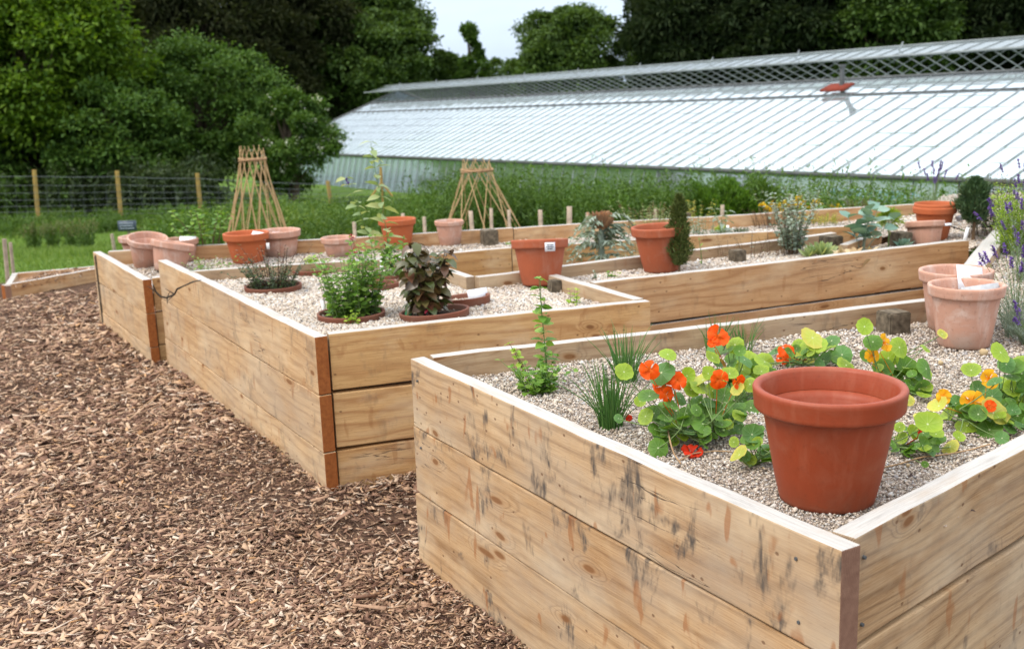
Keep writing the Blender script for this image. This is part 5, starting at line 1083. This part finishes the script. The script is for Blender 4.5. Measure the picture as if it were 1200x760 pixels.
# roof panes: one sheet per bay, laid in overlapping courses
mb = MB()
for i, s in enumerate(bars[:-1]):
    for j in range(8):
        f0, f1 = j / 8, (j + 1) / 8; o0 = nn * (.000 + R.uniform(0, .003)); o1 = nn * .007
        a, b, c, d = GG(s, TT * f0, HT * f0), GG(s + pane, TT * f0, HT * f0), GG(s + pane, TT * f1, HT * f1), GG(s, TT * f1, HT * f1)
        tw = nn * R.normal() * .003
        mb.add([a + o1 + tw, b + o1, c + o0, d + o0], [[0, 1, 2, 3]])
build('roof_glass', mb, M['roofglass'], gh)
mb = MB()
for s in bars: bar(mb, GG(s, -.05, -.02) + nn * .02, GG(s, TR, HR) + nn * .012, .012, .014, 0, nn)
ob = build('glazing_bars', mb, M['alu'], gh)
# far slope: open bars, glass lower down
mb = MB()
for s in bars: bar(mb, GG(s, TR, HR) + [0, 0, .02], GG(s, 2 * TR, 0) + [0, 0, .02], .018, .025)
for s in bars[::4]: bar(mb, GG(s, TR - 1.2, HR - .42), GG(s, TR + 1.2, HR - .42), .03, .03)
build('rear_glazing_bars', mb, M['alu'], gh)
mb = MB(); mb.add([GG(S0, TR + 1.3, HR - 1.3 * slope), GG(S1, TR + 1.3, HR - 1.3 * slope), GG(S1, 2 * TR, 0), GG(S0, 2 * TR, 0)], [[0, 1, 2, 3]]); build('rear_roof_glass', mb, M['wallglass'], gh)
mb = MB()
for (t, h, w_, hh_) in ((-.06, -.03, .07, .07), (TT, HT + .025, .05, .05), (TR, HR + .02, .06, .07), (TT * .80, HT * .80 + .02, .04, .03)): bar(mb, GG(S0, t, h), GG(S1, t, h), w_, hh_)
bar(mb, GG(S1, 0, 0), GG(S1, TR, HR), .07, .07, 0, nn); bar(mb, GG(S1, TR, HR), GG(S1, 2 * TR, 0), .07, .07)
build('rail', mb, M['alu_dark'], gh)
# raised ridge vents
mb = MB(); vm = MB(); k = 0
for s in np.arange(S0, S1 + 1.0, pane):
    bar(mb, GG(s, TR - .9, 1.97), GG(s, TR - .05, 2.17), .018, .02)
for s in np.arange(S0, S1, pane): vm.add([GG(s, TR - .9, 1.965), GG(s + pane, TR - .9, 1.965), GG(s + pane, TR - .05, 2.165), GG(s, TR - .05, 2.165)], [[0, 1, 2, 3]])
bar(mb, GG(S0, TR - .93, 1.955), GG(S1 + 1, TR - .93, 1.955), .05, .05)
for s in np.arange(S0 + 1, S1, 2.8): bar(mb, GG(s, TR - .9, 1.95), GG(s, TR - .55, HR - .15), .02, .02); bar(mb, GG(s, TR - .45, 2.03), GG(s, TR - .3, 2.25), .02, .02)
vt = build('ridge_vent', vm, M['ventglass'], gh); build('vent_bars', mb, M['alu'], vt)
mb = MB(); bar(mb, GG(S0, TR - .03, 2.18), GG(S1 + 1, TR - .03, 2.18), .06, .04)
for s in np.arange(S0, S1, 2.24): bar(mb, GG(s, TR, HR), GG(s, TR, 2.17), .03, .03)
build('ridge_cap', mb, M['alu'], gh)
# side wall, leaning outwards towards its foot
WB, WH = -.38, -1.45
mb = MB(); gm = MB()
for i, s in enumerate(np.arange(S0, S1 + .01, pane)):
    bar(mb, GG(s, -.02, -.04), GG(s, WB, WH), .014, .02, 0, gn); 
    if s < S1 - pane: gm.add([GG(s, 0.01, -.05), GG(s + pane, 0.01 + R.normal() * .004, -.05), GG(s + pane, WB + .03, WH), GG(s, WB + .03, WH)], [[0, 1, 2, 3]])
bar(mb, GG(S0, WB, WH + .25), GG(S1, WB, WH + .25), .05, .05)
build('side_wall_glass', gm, M['wallglass'], gh); build('side_wall_bars', mb, M['alu'], gh)
mb = MB(); mb.add([GG(S1, 0, -.03), GG(S1, TR, HR), GG(S1, 2 * TR, 0), GG(S1, 2 * TR, WH), GG(S1, WB, WH)], [[0, 1, 2, 3, 4]]); mb.add([GG(S0, 2 * TR, 0), GG(S1, 2 * TR, 0), GG(S1, 2 * TR, WH), GG(S0, 2 * TR, WH)], [[0, 1, 2, 3]]); build('end_wall_glass', mb, M['wallglass'], gh)
# rust red cowl on a pipe
v = ray(982, 108); t = ((GO - np.array([0, 0, EYE])) @ nn) / (v @ nn); cw = np.array([0, 0, EYE]) + v * t + nn * .1
rc = thing('vent_cowl', cw, 'rust red tilted hatch with a dark pipe on the greenhouse roof', 'roof vent'); mb = MB(); box(mb, cw, [gd, up, nn], (.30, .18, .02)); build('hatch', mb, M['rust'], rc)
mb = MB(); tube_in(mb, [cw + [0.1, 0, -.05], cw + [.1, 0, .42]], .05, 10); tube_in(mb, [cw + [.1, 0, .40], cw + [.1, 0, .45]], .075, 10); build('pipe', mb, M['alu_dark'], rc, smooth=True)
# inside: turquoise tank and pale panels
p = GG(3.6, 1.2, -.75); mb = MB(); tube_in(mb, [p - gd * 1.0, p - gd * .9, p + gd * .9, p + gd * 1.0], [.30, .36, .36, .30], 20); 
for k in (-.5, 0, .5): tube_in(mb, [p + gd * (k - .03), p + gd * (k + .03)], .375, 20)
tag(build('water_tank', mb, M['tank'], None, tuple(p), True), 'turquoise tank lying inside the greenhouse', 'tank')
for s, w_, l in ((6.3, .8, 'pale panel inside the greenhouse left of the turquoise tank'), (8.4, .5, 'narrow pale panel farther left inside the greenhouse'), (1.0, .6, 'pale panel inside the greenhouse right of the turquoise tank')):
    p = GG(s, .9, -.8); mb = MB(); box(mb, p, [gd, gn, [0, 0, 1]], (w_, .03, .6)); tag(build('partition_panel', mb, M['partition'], None, tuple(p)), l, 'panel')

# ------------------------------------------------------------------ grass and weeds
mb = MB(); n = 75000
r = np.exp(R.uniform(math.log(9.2), math.log(30), n)); a = R.uniform(math.radians(80), math.radians(122), n); P = np.column_stack([r * np.cos(a), r * np.sin(a)]); P = P[(P[:, 1] > 9.35)]
n = len(P); hgt = np.where(P[:, 1] < 13.5, .05, .09) * R.uniform(.5, 1.6, n); P3 = np.column_stack([P, gz(P[:, 0], P[:, 1]) - .01]); blades(mb, P3, hgt, .012 * np.clip(P[:, 1] / 12, 1, 2), .5, 0, 2)
tag(build('grass', mb, M['grass']), 'short green lawn falling away behind the low plot', 'grass', None, 'stuff')
def weeds(label, xs, ys, n, H, mats, name='tall_weeds', nl=26, leafL=.075, grass=.4, clump=True, gH=1.0):
    mb = MB(); k = max(6, n // 14); cc = np.column_stack([R.uniform(*xs, k), R.uniform(*ys, k)]); hh = R.uniform(.66, 1.08, k); idx = R.integers(0, k, n)
    P = cc[idx] + R.normal(size=(n, 2)) * .22; ht = H * hh[idx] * R.uniform(.75, 1.1, n); g = gz(P[:, 0], P[:, 1])
    t = R.uniform(.1, 1, (n, nl)); ln = R.normal(size=(n, 2)) * .12
    C_ = np.stack([P[:, None, 0] + ln[:, None, 0] * ht[:, None] * t, P[:, None, 1] + ln[:, None, 1] * ht[:, None] * t, g[:, None] + ht[:, None] * t], -1).reshape(-1, 3)
    D = randdir(n * nl, .35); L = leafL * R.uniform(.5, 1.3, n * nl) * (1.15 - .6 * t.ravel()); mi = np.repeat((idx % 5 == 0).astype(int), nl)
    leaves(mb, C_, D, L, L * .3, mi, .2, .2, 0)
    blades(mb, np.column_stack([P, g]), ht * .98, .007, .12, (idx % 5 == 0).astype(int), 2)
    m = int(n * grass * 3); Pg = np.column_stack([R.uniform(*xs, m), R.uniform(*ys, m)]); blades(mb, np.column_stack([Pg, gz(Pg[:, 0], Pg[:, 1])]), H * gH * R.uniform(.25, .7, m), .008, .25, (R.uniform(size=m) > .86).astype(int) * 2, 3)
    return tag(build(name, mb, mats), label, 'weeds', None, 'stuff')
weeds('dense bank of tall green weeds between the beds and the greenhouse', (-.75, 3.2), (9.9, 12.8), 6500, .84, [M['weed'], M['l_green'], M['weed_dry']])
weeds('meadow plants and grasses behind the bamboo wigwams', (-2.7, -.6), (9.6, 14), 1500, .62, [M['weed'], M['grass'], M['weed_dry']])
weeds('tall grassy weeds in front of the greenhouse at the right', (2.7, 7.2), (8.75, 12.4), 2600, .66, [M['l_green'], M['l_sage'], M['weed_dry']], grass=.8)
weeds('rank undergrowth under the fence', (-14, -2), (22.5, 26), 2200, .32, [M['weed'], M['grass'], M['weed_dry']], leafL=.11)
weeds('dark rank growth of nettles under the trees beyond the fence', (-19, -7.5), (26.2, 28.5), 2400, 1.25, [M['l_dark'], M['weed'], M['weed']], leafL=.2, grass=.1)
weeds('rough green growth beyond the tall weeds', (-5, 1.0), (14, 21), 2600, .60, [M['weed'], M['l_green'], M['weed_dry']], leafL=.11)
for i, (x, y) in enumerate(((60, 262), (85, 263), (40, 268), (100, 268))):
    b = at(x, y + 14, -.85); weed = herb('dock_plant', ('brownish seeding dock left of the others below the first fence post', 'tall seeding dock second from the left', 'broad grassy dock nearest the frame edge', 'right hand dock of the group below the fence')[i], 'weed', (b[0], b[1], float(gz(b[0], b[1]))), .55, .3, 22, .12, .2, M['weed'], M['s_green'], 9, 2, .006, leafdir=1.0, group='docks below the fence', flower=M['weed_dry'], fl=(.03, .02, 20), fl_from=.6, detail=0)
for x, y, Y, H, l in ((940, 237, 9.6, .62, 'yellow ragwort in bloom behind the far bed'), (905, 240, 9.7, .5, 'left smaller ragwort with yellow heads'), (970, 243, 9.7, .55, 'right ragwort with few yellow heads')):
    p = atY(x, y, Y); herb('ragwort', l, 'ragwort', (p[0], p[1], float(gz(p[0], p[1]))), p[2] - float(gz(p[0], p[1])) + .03, .16, 16, .07, .25, M['l_green'], M['s_green'], 12, 2, .003, leafdir=.5, flower=M['f_yellow'], fl_from=.95, fl=(.045, .036, 12), detail=0, group='ragwort plants', hvar=.18)
for x, y, Y, l in ((880, 214, 10.2, 'spreading dark juniper bush behind the far bed'), (845, 216, 10.0, 'upright green juniper bush left of the spreading one')):
    p = atY(x, y, Y); g = float(gz(p[0], p[1])); root = thing('juniper_bush', (p[0], p[1], g), l, 'bush'); mb = MB(); n = 9000; H = p[2] - g; u = randdir(n); rr = R.uniform(.5, 1, n) ** .5
    Pp = np.array([p[0], p[1], g + H * .5]) + u * rr[:, None] * [.42, .35, H * .5] * (1 + .18 * np.sin(u[:, :1] * 9 + u[:, 2:] * 7)); leaves(mb, Pp, u + [0, 0, .5] + R.normal(size=(n, 3)) * .3, .05, .018, 0, .2, .1, 0); build('foliage', mb, M['l_green'] if x < 860 else M['weed'], root); mb = MB(); tube_in(mb, [(p[0], p[1], g - .05), (p[0], p[1], g + H * .5)], .03, 6); build('stem', mb, M['bark'], root)

# ------------------------------------------------------------------ trees
def tree(label, px, Y, top, base_w, kind='oak', n=26000, leaf=.16, lowest=.08, name='tree', H=None, seed=1, squash=1.0, flowers=False, clumps=90, group='trees beyond the garden', shape='round'):
    rg = np.random.default_rng(seed); c = atY(px, 120, Y); x0 = c[0]; g = float(gz(x0, Y)); H = top if H is None else H; rx = base_w * mpp(np.array([x0, Y, EYE])) / 2
    root = thing(name, (x0, Y, g), label, 'tree', group)
    S = MB(); tr = max(.12, H * .022); tube_in(S, [(x0, Y, g - .2), (x0 + .1, Y, g + H * .3), (x0 - .1, Y + .1, g + H * .6), (x0, Y, g + H * .9)], [tr * 1.3, tr, tr * .6, tr * .15], 9)
    k = clumps; u = nrm(rg.normal(size=(k, 3))); rr = rg.uniform(.35, .95, k) ** .6
    if shape == 'cone':
        hz = rg.uniform(lowest, 1, k); a = rg.uniform(0, 2 * PI, k); w_ = (1 - hz) ** .75 * rg.uniform(.4, 1.0, k); cp = np.column_stack([x0 + np.cos(a) * rx * w_, Y + np.sin(a) * rx * w_, g + hz * H])
    else:
        cz = g + H * (lowest + 1) / 2; cp = np.array([x0, Y, cz]) + u * rr[:, None] * [rx * .86, rx * .8, H * (1 - lowest) / 2 * .9]
        low_ = np.clip((cp[:, 2] - g) / H, 0, 1); cp[:, 0] = x0 + (cp[:, 0] - x0) * np.where(low_ < .5, 1.12, 1.0)
    cr = rg.uniform(.35, 1.25, k) * rx * .23 * squash
    for i in range(0, k, 3):
        m = cp[i]; hb = g + (m[2] - g) * .55; tube_in(S, [(x0, Y, hb), ((x0 + m[0]) / 2, (Y + m[1]) / 2, (hb + m[2]) / 2 - .1), m], [tr * .4, tr * .25, tr * .06], 5, cap=False)
    build('trunk', S, M['bark'], root, smooth=True)
    idx = rg.integers(0, k, n); u = nrm(rg.normal(size=(n, 3))); u[:, 2] = np.where(rg.uniform(size=n) < .65, np.abs(u[:, 2]), u[:, 2]); q = rg.uniform(.45, 1.0, n) ** .5 * (1 + .25 * rg.normal(size=n))
    P = cp[idx] + u * (cr[idx] * q)[:, None] * [1, 1, .72]; P = P[P[:, 2] > g + .05]; u = u[:len(P)]; nn_ = len(P)
    L = MB(); D = u + rg.normal(size=(nn_, 3)) * .6 + [0, 0, -.1]
    if kind in ('t_dark', 't_brown'): leaves(L, P, D, leaf * 1.4 * rg.uniform(.6, 1.3, nn_), leaf * .4, 0, .2, .3, 0)
    else: leaves(L, P, D, leaf * rg.uniform(.6, 1.3, nn_), leaf * .7 * rg.uniform(.7, 1.1, nn_), 0, .2, .2, 0)
    build('crown', L, M[kind], root)
    if flowers:
        Fm = MB(); m = 90; ci = rg.integers(0, k, m); Q = cp[ci] + nrm(rg.normal(size=(m, 3)) + [0, -1, .4]) * cr[ci][:, None]
        for q in Q: pp = q + rg.normal(size=(10, 3)) * .05; leaves(Fm, pp, randdir(10, 1), .05, .04, 0, .1, 0, 0)
        build('blossom', Fm, M['f_white'], root)
    return root
tree('yellow green lit broadleaf tree at the left edge', 35, 29, 6.6, 300, 't_lime', 60000, .16, .10, seed=2, clumps=120)
tree('low dark leafy tree at the foot of the lit one', 130, 28.2, 3.4, 190, 't_mid', 26000, .13, .02, seed=12, clumps=70)
tree('low shaded thicket under the lit tree at the left edge', -20, 28.6, 2.6, 230, 't_mid', 26000, .13, .0, seed=31, clumps=60)
tree('soft mid green rounded tree left of the greenhouse', 232, 31, 4.6, 250, 't_mid', 52000, .11, .02, seed=3, clumps=110)
tree('small elder bush with cream blossom against the greenhouse end', 335, 28.5, 3.0, 125, 't_mid', 26000, .10, .02, flowers=True, seed=4, name='elder_bush', clumps=60)
tree('tall brownish conifer behind the rounded tree', 250, 72.6, 11.9, 260, 't_brown', 52000, 0.33, .05, seed=5, clumps=130)
tree('dark conifer behind the lit broadleaf tree', 120, 75.9, 11.9, 260, 't_brown', 36000, 0.36, .05, seed=15, clumps=90)
tree('dark conifer standing left of the big oak', 345, 77.5, 11.5, 190, 't_brown', 30000, 0.33, .04, seed=25, clumps=80)
tree('big green oak left of the gap of sky', 430, 82.5, 11.5, 195, 't_oak', 60000, 0.36, .03, seed=6, clumps=120)
tree('lower oak limb mass above the greenhouse end', 420, 79.2, 9.1, 190, 't_oak', 30000, 0.3, .02, seed=26, clumps=80)
tree('small ivy clad tree with a narrow top in the gap of sky', 553, 82.5, 7.6, 66, 't_mid', 16000, 0.22, .02, seed=7, clumps=34, shape='cone')
tree('low leafy tree left of the narrow topped one', 524, 84.1, 6.2, 80, 't_oak', 14000, 0.26, .02, seed=17, clumps=40)
tree('low leafy tree right of the narrow topped one', 590, 84.1, 5.6, 90, 't_oak', 14000, 0.26, .02, seed=18, clumps=40)
tree('rounded oak right of the gap of sky', 672, 75.9, 8.7, 160, 't_oak', 52000, 0.27, .03, seed=8, clumps=110)
tree('almost black conifer right of the rounded oak', 812, 72.6, 11.5, 165, 't_dark', 44000, 0.33, .04, seed=9, clumps=120)
tree('dark conifer in the middle of the right hand row', 930, 69.3, 11.9, 190, 't_dark', 44000, 0.33, .04, seed=10, clumps=120)
tree('dark green broadleaf tree in the right hand row', 1030, 67.6, 11.5, 190, 't_oak', 40000, 0.3, .04, seed=11, clumps=110)
tree('dark conifer at the right edge', 1140, 69.3, 11.9, 200, 't_dark', 44000, 0.33, .04, seed=13, clumps=120)
tree('dark conifer just beyond the right edge', 1260, 66.0, 15.0, 190, 't_dark', 26000, 0.33, .04, seed=14, clumps=90)
def woods(label, segs, n):
    mb = MB()
    for (xa, xb, Y, H, m, mi) in segs:
        p0 = atY(xa, 120, Y)[0]; p1 = atY(xb, 120, Y)[0]; P = np.column_stack([R.uniform(p0, p1, m), Y + R.normal(size=m) * .9, R.uniform(0, 1, m)]); g = gz(P[:, 0], P[:, 1])
        P[:, 2] = g + P[:, 2] * H * (1 + .12 * np.sin(P[:, 0] * 1.1) + .08 * np.sin(P[:, 0] * 2.7)); leaves(mb, P, randdir(m), .5 * R.uniform(.6, 1.3, m), .32, mi, .2, .2, 0)
    tag(build('distant_wood', mb, [M['t_dark'], M['t_oak']]), label, 'woodland', None, 'stuff')
woods('dark mass of woodland closing the view behind the nearer trees', [(-250, 480, 94, 10.5, 50000, 0), (480, 740, 96, 3.6, 9000, 1), (735, 1500, 88, 11.0, 60000, 0)], 1)
print('script done')
